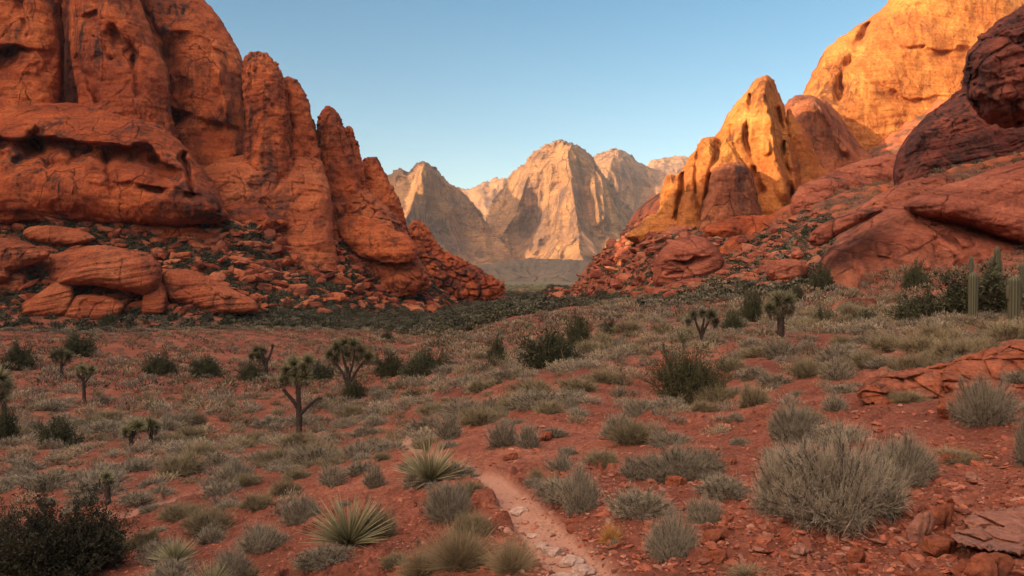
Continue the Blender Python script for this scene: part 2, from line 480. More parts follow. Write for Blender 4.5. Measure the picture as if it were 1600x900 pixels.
# ground sheet: polar grid round the camera, dense inside the picture
th = np.concatenate([np.linspace(-math.pi, -0.66, 90)[:-1], np.linspace(-0.66, 0.66, 900), np.linspace(0.66, math.pi, 90)[1:]])
rr = np.concatenate([np.geomspace(.4, 3.2, 14)[:-1], np.geomspace(3.2, 30, 520)[:-1], np.geomspace(30, 650, 420)[:-1], np.geomspace(650, 16000, 60)])
TH, RR = np.meshgrid(th, rr)
GX = RR * np.sin(TH); GY = RR * np.cos(TH)
GZ = ground_z(GX, GY)
nr, nc = GX.shape
V = np.stack([GX, GY, GZ], -1).reshape(-1, 3)
V = np.concatenate([V, [[0, 0, float(base_z(np.array([0.]), np.array([0.]))[0])]]])
i = np.arange(nr * nc).reshape(nr, nc)
quads = np.stack([i[:-1, :-1], i[1:, :-1], i[1:, 1:], i[:-1, 1:]], -1).reshape(-1, 4)[:, ::-1]
fan = np.stack([np.full(nc - 1, nr * nc), i[0, :-1], i[0, 1:]], -1)[:, ::-1]
def ground_mat():
    m = NT('red_desert_soil')
    m.b.inputs['Roughness'].default_value = .95; m.b.inputs['Specular IOR Level'].default_value = .1
    geo = m.n('ShaderNodeTexCoord').outputs['Object']
    c = m.ramp(m.noise(geo, .16, 6, .6), [(0.32, (.14, .05, .033)), (0.5, (.235, .082, .05)), (0.7, (.33, .13, .08))])
    c = m.mix(1.0, c, m.ramp(m.noise(geo, 2.2, 7, .7), [(0.3, .6), (0.5, 1.0), (0.7, 1.25)]), 'MULTIPLY')
    vo = m.n('ShaderNodeTexVoronoi'); m.l(geo, vo.inputs['Vector']); vo.inputs['Scale'].default_value = 26
    c = m.mix(.5, c, m.mix(1.0, c, m.ramp(m.noise(vo.outputs['Color'], 3, 1), [(0.3, .45), (0.7, 1.6)]), 'MULTIPLY'))
    pth = m.mix(m.noise(geo, 3.5, 6, .7), (.36, .17, .11), (.52, .3, .215))
    c = m.mix(m.attr('path').outputs['Fac'], c, pth)
    # rocky talus and the pale valley beyond
    tal = m.mix(m.ramp(m.noise(geo, .09, 7, .72), [(0.42, 0.0), (0.56, 1.0)]), (.11, .06, .04), (.42, .12, .055))
    c = m.mix(m.attr('talus').outputs['Fac'], c, tal)
    c = m.mix(m.attr('far').outputs['Fac'], c, m.mix(m.noise(geo, .02, 6, .7), (.06, .055, .035), (.11, .09, .06)))
    m.l(c, m.b.inputs['Base Color'])
    n1 = m.bump(m.noise(geo, 1.3, 8, .72), .12, .7)
    n2 = m.bump(vo.outputs['Distance'], .02, .6, n1)
    n3 = m.bump(m.noise(geo, 60, 4, .7), .008, .6, n2)
    m.l(n3, m.b.inputs['Normal'])
    return m.m
GR = np.hypot(V[:, 0], V[:, 1])
pm = path_mask(V[:, 0], V[:, 1])
tal = sstep(GR, 150, 230) * sstep(V[:, 2], -9, -3)
farr = sstep(GR, 600, 1300)
V_ZMIN = V[:, 2].min()
link('ground', mesh_np('ground', V, [quads, fan], attrs={'path': pm, 'talus': tal, 'far': farr}), ground_mat(), kind='structure',
     label='red sandy desert ground sloping down into the canyon valley', cat='ground')

# ------------------------------------------------------------------ rock masses
def catmull(poly, k=4):
    P = np.array(poly, float); n = len(P); out = []
    for a in range(n):
        p0, p1, p2, p3 = P[a - 1], P[a], P[(a + 1) % n], P[(a + 2) % n]
        for j in range(k):
            t = j / k
            out.append(.5 * (2 * p1 + (p2 - p0) * t + (2 * p0 - 5 * p1 + 4 * p2 - p3) * t * t + (3 * p1 - p0 - 3 * p2 + p3) * t ** 3))
    return np.array(out)
def seg_dist(U, Vv, P, closed=True):
    a = P if closed else P[:-1]
    b = np.roll(P, -1, 0) if closed else P[1:]
    d = np.full(U.shape, 1e9); ins = np.zeros(U.shape, bool)
    for (x0, y0), (x1, y1) in zip(a, b):
        ex, ey = x1 - x0, y1 - y0
        t = np.clip(((U - x0) * ex + (Vv - y0) * ey) / (ex * ex + ey * ey + 1e-9), 0, 1)
        d = np.minimum(d, np.hypot(U - x0 - t * ex, Vv - y0 - t * ey))
        if closed:
            c = ((y0 > Vv) != (y1 > Vv)) & (U < ex * (Vv - y0) / (ey + 1e-12) + x0)
            ins ^= c
    return d, ins
def rocky(P, low=2.0, lowL=22., mid=.8, midL=7., strata=.35, strL=1.6, crack=1.2, crL=16., flute=0., flL=5., fy=1., flz=7., foct=5, blocks=0., blL=7., seed=0, dip=(0, 0)):
    """metres of relief (towards the viewer) of weathered sandstone"""
    x, y, z = P[:, 0], P[:, 1], P[:, 2]
    wob = fbm(P / (lowL * 1.3), 2, seed + 5)
    h = low * fbm(P / lowL, 4, seed + 1) + mid * fbm(P / midL, 4, seed + 2)
    zz = z + dip[0] * x + dip[1] * y + wob * strL * 1.5
    b = perlin(np.stack([x / 40, y / 40, zz / strL], -1), seed + 3) + .6 * perlin(np.stack([x / 14, y / 14, zz / (strL * .41)], -1), seed + 4)
    h = h + strata * np.sign(b) * np.abs(b) ** .6
    if crack:
        Q = P + (2.5 * crL / 16) * np.stack([wob, wob, wob], -1)
        c = np.abs(fbm(Q / np.array([crL, crL, crL * 2.2]), 3, seed + 6))
        h = h - crack * np.exp(-(c / .035) ** 2)
        c = np.abs(fbm(Q / np.array([crL * .45, crL * .45, crL * .6]), 2, seed + 7))
        h = h - crack * .4 * np.exp(-(c / .04) ** 2)
    if flute:
        f1 = fbm(np.stack([x / flL + .5 * wob, y / flL * fy, z / (flL * flz)], -1), foct, seed + 8, .6 if foct > 3 else .4)
        h = h + flute * (1 - 2.2 * np.abs(f1))
    if blocks:
        F1, F2, cc = worley(P / np.array([blL, blL, blL * .8]) + .25 * wob[:, None], seed + 9)
        h = h + blocks * (cc - .5) - blocks * .7 * (1 - sstep(F2 - F1, 0, .16))
    return h
def relief(name, poly, D, mat, B=10., Rr=60., lean=0., tilt=0., feats=(), noise=None, back=None, step=1.6, edge=2.0, edgeL=14., smooth=4, soft=.5,
           label=None, cat=None, kind='structure', group=None, hgt0=0., topo=None):
    poly = catmull(poly, smooth)
    u0, v0 = poly.min(0) - 2 * step - edge; u1, v1 = poly.max(0) + 2 * step + edge
    us = np.arange(u0, u1, step); vv = np.arange(v0, v1, step)
    U, Vv = np.meshgrid(us, vv)
    d, ins = seg_dist(U, Vv, poly)
    f = np.where(ins, d, -d)
    sd_ = abs(hash_(name)) % 1000
    E = np.stack([U.ravel() / edgeL, Vv.ravel() / edgeL, np.full(U.size, sd_ * 1.7)], -1)
    f = f + edge * (fbm(E, 4, 50, .6)).reshape(f.shape)
    gy, gx = np.gradient(f, step)
    gl = np.hypot(gx, gy) + 1e-6
    gx /= gl; gy /= gl
    m = f > 0
    use = m[:-1, :-1] | m[1:, :-1] | m[:-1, 1:] | m[1:, 1:]
    vert = np.zeros(f.shape, bool)
    vert[:-1, :-1] |= use; vert[1:, :-1] |= use; vert[:-1, 1:] |= use; vert[1:, 1:] |= use
    out = vert & ~m
    mv = np.clip(-f, 0, 1.5 * step)
    U = np.where(out, U + gx * mv, U); Vv = np.where(out, Vv + gy * mv, Vv)
    dd = np.where(m, f, 0)
    q = np.clip(dd / Rr, 0, 1)
    prof = (1 - (1 - q) ** 2) ** soft
    hgt = (HZ - Vv) / F * D - hgt0
    Dm = D + lean * hgt + tilt * (U - U[0].mean()) / F * D
    if topo:      # gentler talus apron below a height
        Dm = Dm - topo[1] * np.maximum(0, topo[0] - hgt) 
    b = B * prof
    wn = np.stack([U.ravel() / 38, Vv.ravel() / 38, np.full(U.size, sd_ * .7)], -1)
    wx = fbm(wn, 3, 56, .45).reshape(U.shape); wy = fbm(wn + 9.1, 3, 57, .45).reshape(U.shape)
    am = np.clip(.75 + 1.1 * fbm(wn * .8 + 4.2, 3, 58).reshape(U.shape), .1, 1.6)
    wk = 0 if topo else (4.0 if 'spire' in name else 7.0)
    FU = U + wk * wx; FV = Vv + wk * wy
    if topo: am = np.ones(U.shape)
    for ft in feats:
        kind_, pl, w_, amp = ft[:4]
        pl = np.array(pl, float)
        fade = sstep(dd, 0, 6)
        if kind_ == 'ridge':
            ds, _ = seg_dist(FU, FV, pl, False); b = b + fade * am * amp * np.exp(-(ds / w_) ** 2)
        elif kind_ == 'tent':
            ds, _ = seg_dist(U, Vv, pl, False); b = b + fade * amp * np.maximum(0, 1 - ds / w_)
        elif kind_ == 'step':      # below the line the face steps back by amp over w_ px and comes out again over ret px
            ret = ft[4]
            s = FV - np.interp(FU, pl[:, 0], pl[:, 1])
            e = sstep(U, pl[0, 0], pl[0, 0] + 40) * (1 - sstep(U, pl[-1, 0] - 40, pl[-1, 0]))
            b = b - fade * am * amp * e * sstep(s, 0, w_) * (1 - sstep(s, w_, w_ + ret))
    vi = np.flatnonzero(vert)
    u = U.ravel()[vi]; v = Vv.ravel()[vi]; Dk = (Dm - b).ravel()[vi]; dk = dd.ravel()[vi]
    P = xyz(u, v, Dk)
    if noise:
        h = rocky(P, seed=100 + sd_ % 7 * 20, **noise)
        Dk = Dk - h * sstep(dk, 0, 5)
        P = xyz(u, v, Dk)
    idx = np.full(f.size, -1); idx[vi] = np.arange(len(vi))
    idx = idx.reshape(f.shape)
    q4 = np.stack([idx[:-1, :-1], idx[1:, :-1], idx[1:, 1:], idx[:-1, 1:]], -1)[use]
    # the back of the mass: same outline, bulging away
    bk = back if back is not None else max(B, 5) * 1.2
    inner = dk > 0
    Db = (Dm + bk * prof).ravel()[vi][inner]
    Pb = xyz(u[inner], v[inner], Db)
    bi = np.arange(len(vi)); bi[inner] = len(vi) + np.arange(inner.sum())
    qb = bi[q4][:, ::-1]
    c0 = P.mean(0)
    return link(name, mesh_np(name, np.concatenate([P, Pb]), [q4, qb]), mat, label=label, cat=cat, kind=kind, group=group)
def hash_(s):
    h = 7
    for ch in s:
        h = (h * 31 + ord(ch)) % 100003
    return h

N_CLIFF = dict(low=2.0, lowL=24, mid=1.2, midL=8, strata=.28, strL=2.6, crack=.45, crL=30, dip=(.1, 0))
N_PIN = dict(low=1.8, lowL=16, mid=1.3, midL=6, strata=.3, strL=2.6, crack=.5, crL=22)
N_SLOPE = dict(low=2.2, lowL=20, mid=1.4, midL=6, strata=.35, strL=2.5, crack=.4, crL=24, blocks=.6, blL=8)
N_GOLD = dict(low=2.6, lowL=30, mid=1.1, midL=9, strata=.35, strL=2.5, crack=.35, crL=45)
N_SPIRE = dict(low=2.6, lowL=22, mid=.8, midL=8, strata=.15, strL=2.6, crack=.4, crL=26, flute=1.8, flL=11, foct=2, flz=9)
N_SLAB = dict(low=.8, lowL=16, mid=.35, midL=4, strata=.28, strL=1.1, crack=.5, crL=12, dip=(-.3, 0))
N_FAR = dict(low=30, lowL=300, mid=20, midL=80, strata=3, strL=22, crack=0, crL=160, flute=42, flL=105, fy=.3, flz=6, foct=3)

# --- far range
FAR = 2600.
relief('far_mountain', [(680, 320), (735, 296), (765, 281), (790, 279), (830, 300), (860, 340), (860, 600), (680, 600)], 4200, M_FAR, 120, 60, 1.2, label='low sunlit saddle of the distant range between the two peaks', cat='mountain', noise=N_FAR, edge=3, edgeL=8, step=1.8)
relief('far_mountain', [(960, 320), (1010, 258), (1035, 247), (1060, 243), (1090, 252), (1160, 300), (1160, 600), (960, 600)], 4300, M_FAR, 120, 60, 1.2, label='low distant ridge top just left of the golden spires', cat='mountain', noise=N_FAR, edge=3, edgeL=8, step=1.8)
relief('far_mountain', [(860, 300), (925, 246), (945, 237), (963, 232), (982, 240), (1005, 257), (1040, 268), (1080, 275), (1140, 320), (1160, 600), (840, 600)], 3500, M_FAR, 120, 70, 1.1, label='grey shaded mountain with a small lit cap behind the central peak', cat='mountain', noise=N_FAR, edge=3, edgeL=8, step=1.6,
       feats=[('tent', [(963, 232), (930, 330), (900, 430)], 60, 260)])
relief('far_mountain', [(450, 330), (560, 290), (600, 278), (622, 262), (638, 268), (650, 256), (664, 252), (680, 262), (700, 284), (722, 298), (740, 318), (770, 360), (820, 430), (880, 620), (450, 620)], 2300, M_FAR, 90, 60, .7, .35,
       feats=[('tent', [(664, 252), (640, 330), (600, 420)], 60, 190), ('tent', [(622, 262), (600, 400)], 30, 60), ('tent', [(664, 260), (690, 330), (700, 450)], 26, 60)], label='shaded grey peak of the distant range at the left of the gap', cat='mountain', noise=N_FAR, edge=3, edgeL=8, step=1.4, topo=(130, .9))
relief('far_mountain', [(560, 640), (640, 500), (690, 425), (730, 385), (757, 345), (772, 312), (788, 288), (800, 268), (818, 256), (832, 240), (852, 226), (876, 219), (902, 227), (925, 243), (938, 266), (955, 285), (975, 315), (1000, 345), (1040, 400), (1100, 500), (1150, 640)], FAR, M_FAR, 90, 46, .75,
       feats=[('tent', [(885, 222), (893, 290), (903, 350), (908, 430), (915, 540)], 105, 340), ('tent', [(835, 245), (820, 290), (806, 335), (768, 392), (690, 460)], 32, 100),
              ('tent', [(862, 262), (858, 310), (846, 350), (820, 400)], 18, 55), ('tent', [(878, 300), (874, 350), (862, 410)], 14, 40), ('tent', [(948, 285), (958, 340), (980, 420)], 30, 110), ('tent', [(802, 262), (794, 300), (770, 350), (735, 400)], 26, 90), ('tent', [(928, 255), (930, 300), (938, 345)], 16, 60)],
       label='tall central mountain with sunlit fluted buttresses closing the valley', cat='mountain', noise=N_FAR, edge=3.5, edgeL=9, step=1.1, topo=(150, 1.3))
relief('far_mountain', [(-60, 90), (20, 60), (145, 36), (200, 80), (255, 156), (310, 205), (342, 240), (407, 356), (440, 640), (-60, 640)], 1900, M_FAR, 150, 70, .2, label='unseen mountain added behind the left cliffs to shade the left of the range', cat='mountain', noise=N_FAR, step=4)  # hidden mountain added to throw shade on the left of the far range
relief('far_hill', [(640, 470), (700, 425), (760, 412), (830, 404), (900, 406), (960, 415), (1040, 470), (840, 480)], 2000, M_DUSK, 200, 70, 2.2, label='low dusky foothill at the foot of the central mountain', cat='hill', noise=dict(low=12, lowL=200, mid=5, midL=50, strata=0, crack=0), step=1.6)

# --- left canyon side
relief('sandstone_dome', [(110, -120), (200, -90), (270, -40), (322, 2), (352, 42), (376, 84), (392, 130), (400, 200), (404, 290), (380, 400), (200, 400), (110, 300)], 345, M_RED, 26, 90, .25, 0, label='tall rounded red sandstone dome above the left canyon side', cat='cliff', noise=N_CLIFF,
       feats=[('step', [(240, 150), (300, 175), (390, 200)], 8, 5, 60), ('ridge', [(262, 70), (285, 130), (280, 190)], 12, -7), ('ridge', [(330, 60), (350, 150), (365, 240)], 10, 5), ('ridge', [(225, 0), (262, 90), (270, 200)], 5, -6), ('step', [(250, 40), (300, 50), (370, 90)], 5, 3, 30), ('ridge', [(378, 100), (392, 230)], 4, -8)])
relief('sandstone_dome', [(-300, -150), (40, -130), (84, -40), (99, 40), (100, 110), (96, 168), (100, 330), (-300, 330)], 316, M_RED, 20, 60, .2, label='red sandstone bluff left of the dark cleft', cat='cliff', noise=N_CLIFF,
       feats=[('step', [(-40, 75), (20, 66), (95, 76)], 6, 12, 70), ('ridge', [(30, -20), (40, 50)], 5, -5)])
relief('sandstone_dome', [(112, -130), (180, -100), (215, -10), (240, 60), (262, 110), (268, 170), (275, 330), (125, 330), (122, 160), (112, 100), (108, 20)], 306, M_RED, 18, 55, .2, label='streaked red dome between the dark cleft and the tallest dome', cat='cliff', noise=N_CLIFF,
       feats=[('step', [(112, 22), (150, 14), (200, 60), (250, 130)], 7, 7, 60), ('ridge', [(150, 60), (172, 92)], 3, -5), ('ridge', [(118, 90), (140, 120), (150, 160)], 5, -6), ('ridge', [(205, 90), (215, 150)], 4, -4)])
relief('sandstone_dome', [(-300, 20), (0, 82), (50, 118), (100, 172), (120, 330), (-300, 330)], 294, M_RED, 12, 50, .5, label='smooth red shoulder sloping down at the left of the cleft', cat='cliff', noise=N_SLAB | dict(low=1.5))
relief('sandstone_dome', [(-300, 175), (0, 166), (100, 160), (180, 170), (240, 190), (284, 224), (312, 258), (344, 302), (340, 340), (250, 352), (100, 340), (-300, 330)], 268, M_RED, 20, 70, .75, label='broad red dome with a hollowed underside above the left boulder field', cat='cliff', noise=N_CLIFF,
       feats=[('step', [(-60, 205), (20, 215), (90, 212), (180, 222), (230, 225), (300, 275)], 7, 14, 60), ('ridge', [(55, 215), (75, 262)], 9, -9), ('ridge', [(285, 240), (300, 300)], 4, -7), ('ridge', [(165, 235), (172, 300)], 4, -5), ('step', [(150, 284), (220, 282), (330, 300)], 4, 6, 20)])
relief('sandstone_dome', [(-300, 260), (-40, 262), (20, 268), (80, 285), (160, 262), (230, 268), (290, 300), (345, 320), (330, 350), (60, 350), (-300, 360)], 276, M_RED, 12, 40, .4, label='banded red rock step under the hollowed dome', cat='cliff', noise=N_CLIFF | dict(strata=.9, blocks=.8))
for nm, poly, D, B, rad, lb in [
    ('rock_pinnacle', [(378, 112), (384, 88), (400, 80), (418, 84), (434, 100), (446, 130), (454, 180), (458, 240), (480, 400), (380, 400), (382, 200)], 322, 10, 32, 'thick round-topped pinnacle beside the tallest red dome'),
    ('rock_pinnacle', [(436, 150), (440, 124), (456, 120), (472, 134), (484, 165), (492, 205), (505, 260), (530, 400), (430, 400), (438, 220)], 330, 9, 30, 'second red pinnacle from the tallest dome, darker and tapering'),
    ('rock_pinnacle', [(470, 220), (474, 178), (482, 172), (494, 200), (502, 260), (520, 400), (460, 400)], 342, 6, 18, 'narrow dark pinnacle in the gap between two round towers'),
    ('rock_pinnacle', [(494, 210), (498, 180), (508, 167), (522, 168), (532, 182), (540, 205), (552, 240), (566, 290), (576, 430), (490, 430), (488, 280)], 348, 9, 28, 'barrel-shaped red pinnacle standing alone against the sky'),
    ('rock_pinnacle', [(536, 230), (540, 200), (549, 198), (556, 214), (564, 245), (572, 290), (580, 430), (535, 430)], 358, 6, 18, 'thin red finger leaning on the barrel-shaped pinnacle'),
    ('rock_pinnacle', [(560, 290), (564, 256), (574, 245), (588, 247), (600, 266), (612, 290), (624, 312), (634, 345), (652, 450), (552, 450)], 372, 10, 32, 'last red pinnacle of the left row, lowest and widest')]:
    relief(nm, poly, D, M_RED, B, rad, .1, label=lb, cat='rock pinnacle', noise=N_PIN, step=1.3, edge=3.2, edgeL=9)
relief('sandstone_slope', [(300, 300), (320, 262), (360, 246), (420, 240), (450, 244), (440, 290), (420, 350), (400, 430), (300, 430)], 294, M_REDA, 9, 30, .8, label='pale red rock apron under the thick pinnacle', cat='rock slope', noise=N_SLOPE)
relief('sandstone_slope', [(396, 330), (420, 285), (446, 252), (470, 240), (500, 250), (516, 300), (520, 360), (520, 440), (390, 440)], 300, M_REDA, 11, 36, .7, label='rounded red buttress with a dark gully on its left', cat='rock slope', noise=N_SLOPE)
relief('sandstone_slope', [(510, 300), (530, 285), (560, 290), (590, 310), (620, 340), (640, 380), (670, 450), (560, 470), (500, 460)], 331, M_REDA, 9, 30, .6, label='blocky red buttress under the barrel-shaped pinnacle', cat='rock slope', noise=N_SLOPE | dict(blocks=2.2, blL=6, low=3.2), edge=3, edgeL=9)
relief('rock_knoll', [(600, 420), (625, 375), (638, 352), (650, 343), (663, 350), (676, 368), (690, 388), (712, 400), (735, 412), (762, 428), (790, 446), (760, 470), (600, 480)], 392, M_RED, 12, 40, .9, label='crumbling red rock knoll running down to the valley floor', cat='rock knoll', noise=N_SLOPE | dict(blocks=3.4, blL=5.5, strata=.2), edge=4, edgeL=7)
for poly, D, lb in [
    ([(340, 330), (380, 318), (430, 330), (450, 352), (400, 365), (350, 360)], 286, 'low red ledge below the left aprons'),
    ([(520, 350), (560, 335), (600, 350), (650, 378), (640, 410), (560, 400)], 318, 'red block ledge beneath the last pinnacle'),
    ([(170, 350), (190, 322), (240, 330), (300, 350), (350, 375), (330, 400), (260, 395), (200, 380)], 274, 'long red rock bench in the left boulder field'),
    ([(-200, 300), (0, 275), (40, 290), (60, 320), (30, 350), (-200, 350)], 270, 'red bluff foot at the far left of the boulder field')]:
    relief('rock_ledge', poly, D, M_RED, 7, 22, .8, label=lb, cat='rock ledge', noise=N_SLOPE)

relief('sandstone_dome', [(40, -160), (170, -160), (170, 300), (40, 300)], 362, M_RED, 5, 30, .2, label='shaded rock wall at the back of the dark cleft', cat='cliff', noise=N_CLIFF)
# --- right canyon side
relief('golden_cliff', [(1240, 230), (1250, 160), (1262, 130), (1278, 98), (1292, 76), (1330, 46), (1376, 16), (1392, -14), (1410, -80), (1800, -160), (1900, 300), (1500, 330), (1300, 320)], 385, M_GOLD, 34, 110, .25, .35, label='high golden sandstone wall glowing in the sun at the upper right', cat='cliff', noise=N_GOLD,
       feats=[('ridge', [(1362, 30), (1342, 70), (1320, 110), (1312, 150)], 7, -9), ('step', [(1430, 65), (1450, 76), (1520, 74), (1620, 60)], 4, 3.5, 40), ('step', [(1365, 128), (1390, 140), (1420, 150), (1500, 150)], 3, 2.5, 25), ('ridge', [(1395, 40), (1410, 70), (1440, 76)], 3, -3)])
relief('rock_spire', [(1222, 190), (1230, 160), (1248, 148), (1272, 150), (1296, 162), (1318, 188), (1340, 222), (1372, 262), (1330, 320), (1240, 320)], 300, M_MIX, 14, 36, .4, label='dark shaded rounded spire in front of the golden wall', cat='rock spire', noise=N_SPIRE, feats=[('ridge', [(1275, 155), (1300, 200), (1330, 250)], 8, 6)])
relief('rock_spire', [(1296, 230), (1300, 196), (1312, 196), (1322, 216), (1350, 240), (1372, 262), (1350, 300), (1300, 300)], 300, M_GOLD, 7, 20, .4, label='small sunlit golden rib beside the dark shaded spire', cat='rock spire', noise=N_SPIRE, step=1.3)
relief('rock_spire', [(1226, 250), (1226, 200), (1232, 168), (1244, 186), (1260, 208), (1272, 234), (1286, 262), (1310, 282), (1320, 340), (1230, 340)], 266, M_GOLD, 10, 30, .3, label='golden wedge of rock right of the tallest spire', cat='rock spire', noise=N_SPIRE, step=1.3)
relief('rock_spire', [(1085, 300), (1110, 230), (1128, 196), (1144, 168), (1162, 148), (1176, 130), (1188, 121), (1200, 119), (1209, 126), (1216, 144), (1226, 168), (1232, 204), (1244, 240), (1256, 290), (1262, 380), (1090, 380)], 262, M_GOLD, 18, 55, .3, label='tallest golden sandstone spire of the right side', cat='rock spire', noise=N_SPIRE, step=1.1, edge=2.2, edgeL=12,
       feats=[('ridge', [(1190, 125), (1200, 180), (1205, 240), (1228, 300)], 12, 6), ('ridge', [(1172, 150), (1166, 220), (1190, 300)], 4, -8), ('ridge', [(1217, 170), (1224, 230), (1242, 320)], 4, -10), ('ridge', [(1146, 190), (1142, 250)], 4, -5)])
relief('rock_spire', [(980, 375), (1000, 352), (1012, 338), (1028, 330), (1034, 290), (1046, 272), (1060, 274), (1076, 246), (1090, 228), (1102, 213), (1116, 215), (1124, 224), (1132, 214), (1146, 218), (1158, 238), (1174, 262), (1186, 300), (1196, 380), (1080, 390)], 250, M_GOLD, 12, 30, .35, label='lower golden spire group in front and left of the tallest spire', cat='rock spire', noise=N_SPIRE, step=1.1, edge=2.6, edgeL=11, feats=[('ridge', [(1124, 222), (1110, 270), (1100, 330)], 4, -7), ('ridge', [(1066, 268), (1064, 300), (1056, 340)], 4, -6), ('ridge', [(1160, 240), (1184, 310)], 4, -7), ('ridge', [(1090, 235), (1084, 300)], 3, -4)])
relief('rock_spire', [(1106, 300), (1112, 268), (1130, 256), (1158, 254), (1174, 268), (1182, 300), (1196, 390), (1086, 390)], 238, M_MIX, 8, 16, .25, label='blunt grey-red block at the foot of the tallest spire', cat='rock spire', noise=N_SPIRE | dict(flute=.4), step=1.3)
relief('rock_spire', [(1060, 330), (1066, 306), (1080, 300), (1090, 312), (1098, 360), (1058, 372)], 242, M_GOLD, 5, 14, .2, label='small golden stub at the left foot of the spires', cat='rock spire', noise=N_SPIRE, step=1.3)
for poly, D, B, mt, lb in [
    ([(1240, 300), (1290, 272), (1350, 250), (1400, 240), (1440, 250), (1440, 300), (1360, 340), (1250, 345)], 215, 9, M_SLAB, 'layered red rock bank below the golden wall'),
    ([(1250, 330), (1262, 304), (1290, 298), (1312, 312), (1314, 345), (1290, 370), (1255, 360)], 200, 7, M_SLAB, 'rounded red knob under the golden wedge'),
    ([(1340, 330), (1380, 300), (1430, 280), (1480, 275), (1500, 300), (1440, 325), (1380, 345)], 150, 5, M_SLAB, 'dark-topped red rib above the great slab'),
    ([(1120, 400), (1140, 372), (1180, 366), (1240, 370), (1270, 390), (1240, 412), (1160, 415)], 190, 5, M_RED, 'low red bench under the spires'),
    ([(1100, 360), (1130, 342), (1190, 336), (1250, 346), (1260, 366), (1200, 378), (1120, 376)], 215, 6, M_RED, 'red rubble bank at the base of the spires')]:
    relief('rock_ledge', poly, D, mt, B, 26, .8, label=lb, cat='rock ledge', noise=N_SLOPE)
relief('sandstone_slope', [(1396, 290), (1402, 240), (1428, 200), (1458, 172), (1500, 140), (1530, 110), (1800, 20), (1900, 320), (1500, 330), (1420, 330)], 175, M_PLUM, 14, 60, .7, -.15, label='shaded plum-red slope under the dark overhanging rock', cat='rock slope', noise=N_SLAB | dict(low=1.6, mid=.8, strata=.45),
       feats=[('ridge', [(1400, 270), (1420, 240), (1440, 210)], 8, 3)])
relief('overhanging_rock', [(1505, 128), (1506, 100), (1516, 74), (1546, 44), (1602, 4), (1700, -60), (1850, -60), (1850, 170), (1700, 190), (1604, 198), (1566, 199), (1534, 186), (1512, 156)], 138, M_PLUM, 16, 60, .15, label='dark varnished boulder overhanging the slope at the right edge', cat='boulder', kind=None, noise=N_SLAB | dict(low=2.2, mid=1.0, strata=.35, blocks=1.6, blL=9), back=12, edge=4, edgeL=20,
       feats=[('step', [(1470, 104), (1560, 108), (1700, 70)], 5, 3.5, 30), ('step', [(1500, 150), (1560, 158), (1700, 130)], 4, 2.5, 30)])
relief('sandstone_slope', [(1268, 470), (1285, 400), (1320, 370), (1370, 336), (1420, 312), (1500, 330), (1600, 360), (1800, 380), (1850, 560), (1300, 540)], 104, M_SLAB, 10, 60, .85, -.1, label='smooth pale red slab rising behind the tall cactus', cat='rock slope', noise=N_SLAB,
       feats=[('ridge', [(1370, 400), (1395, 408)], 2.5, -1)])
relief('sandstone_slope', [(1412, 324), (1436, 304), (1500, 282), (1600, 250), (1750, 210), (1900, 200), (1900, 410), (1700, 405), (1600, 385), (1560, 372), (1500, 352), (1455, 345)], 98, M_SLAB, 9, 34, .9, -.1, label='upper red slab jutting over a long dark undercut', cat='rock slope', noise=N_SLAB, back=6)

def boulder(poly, D, lb, mat=M_REDB, B=5, rad=26, lean=.5, feats=(), noise=None, nm='boulder', step=1.2, back=None):
    return relief(nm, poly, D, mat, B, rad, lean, label=lb, cat='boulder', kind=None, group=None, noise=noise or dict(low=.8, lowL=14, mid=.3, midL=4, strata=.4, strL=1.3, crack=.6, crL=14, dip=(-.12, 0)), feats=feats, step=step, edge=1.2, edgeL=10, back=back)
boulder([(70, 440), (78, 406), (100, 392), (150, 383), (185, 386), (215, 400), (210, 440), (150, 460), (80, 460)], 254, 'striped red boulder behind the loaf-shaped boulder', B=7)
boulder([(92, 446), (96, 428), (120, 408), (155, 394), (195, 389), (232, 396), (250, 412), (254, 432), (246, 452), (232, 462), (190, 454), (140, 446)], 241, 'great loaf-shaped red boulder with fine stripes and a shaded hollow beneath', B=9, rad=24)
boulder([(222, 470), (228, 455), (246, 440), (256, 446), (262, 470), (255, 490), (225, 490)], 240, 'broken red block propping the loaf-shaped boulder', B=4, rad=12)
boulder([(30, 485), (50, 465), (80, 445), (100, 440), (115, 452), (112, 480), (90, 495), (35, 495)], 240, 'tilted red slab at the left foot of the loaf-shaped boulder', B=4, rad=14)
boulder([(100, 480), (120, 462), (150, 460), (185, 468), (195, 485), (170, 500), (105, 500)], 241, 'low red stone in the hollow under the loaf-shaped boulder', B=4, rad=12)
boulder([(252, 440), (258, 424), (290, 420), (330, 436), (370, 455), (398, 470), (400, 488), (350, 492), (300, 480), (262, 468)], 246, 'long red slab sloping right of the loaf-shaped boulder', B=6, rad=16)
boulder([(-140, 430), (-60, 385), (0, 372), (40, 378), (78, 396), (60, 410), (20, 425), (0, 445), (-140, 450)], 246, 'red shelf boulder jutting in from the left edge', B=7, rad=18)
boulder([(-100, 470), (-40, 430), (10, 420), (40, 430), (36, 455), (0, 480), (-100, 490)], 250, 'red boulder under the shelf at the left edge', B=6, rad=16)
boulder([(40, 358), (70, 352), (120, 358), (150, 372), (120, 384), (60, 380), (38, 370)], 262, 'flat red boulder above the striped boulders', B=5, rad=12)
boulder([(1022, 445), (1024, 408), (1036, 388), (1060, 372), (1092, 369), (1114, 380), (1130, 402), (1128, 420), (1110, 440), (1060, 462)], 165, 'large domed red boulder with a dark seam across it', M_SLAB, B=7, rad=30, feats=[('step', [(1030, 406), (1060, 404), (1100, 400), (1130, 396)], 3, 2.2, 14), ('ridge', [(1040, 428), (1066, 426)], 2, -1.5)])
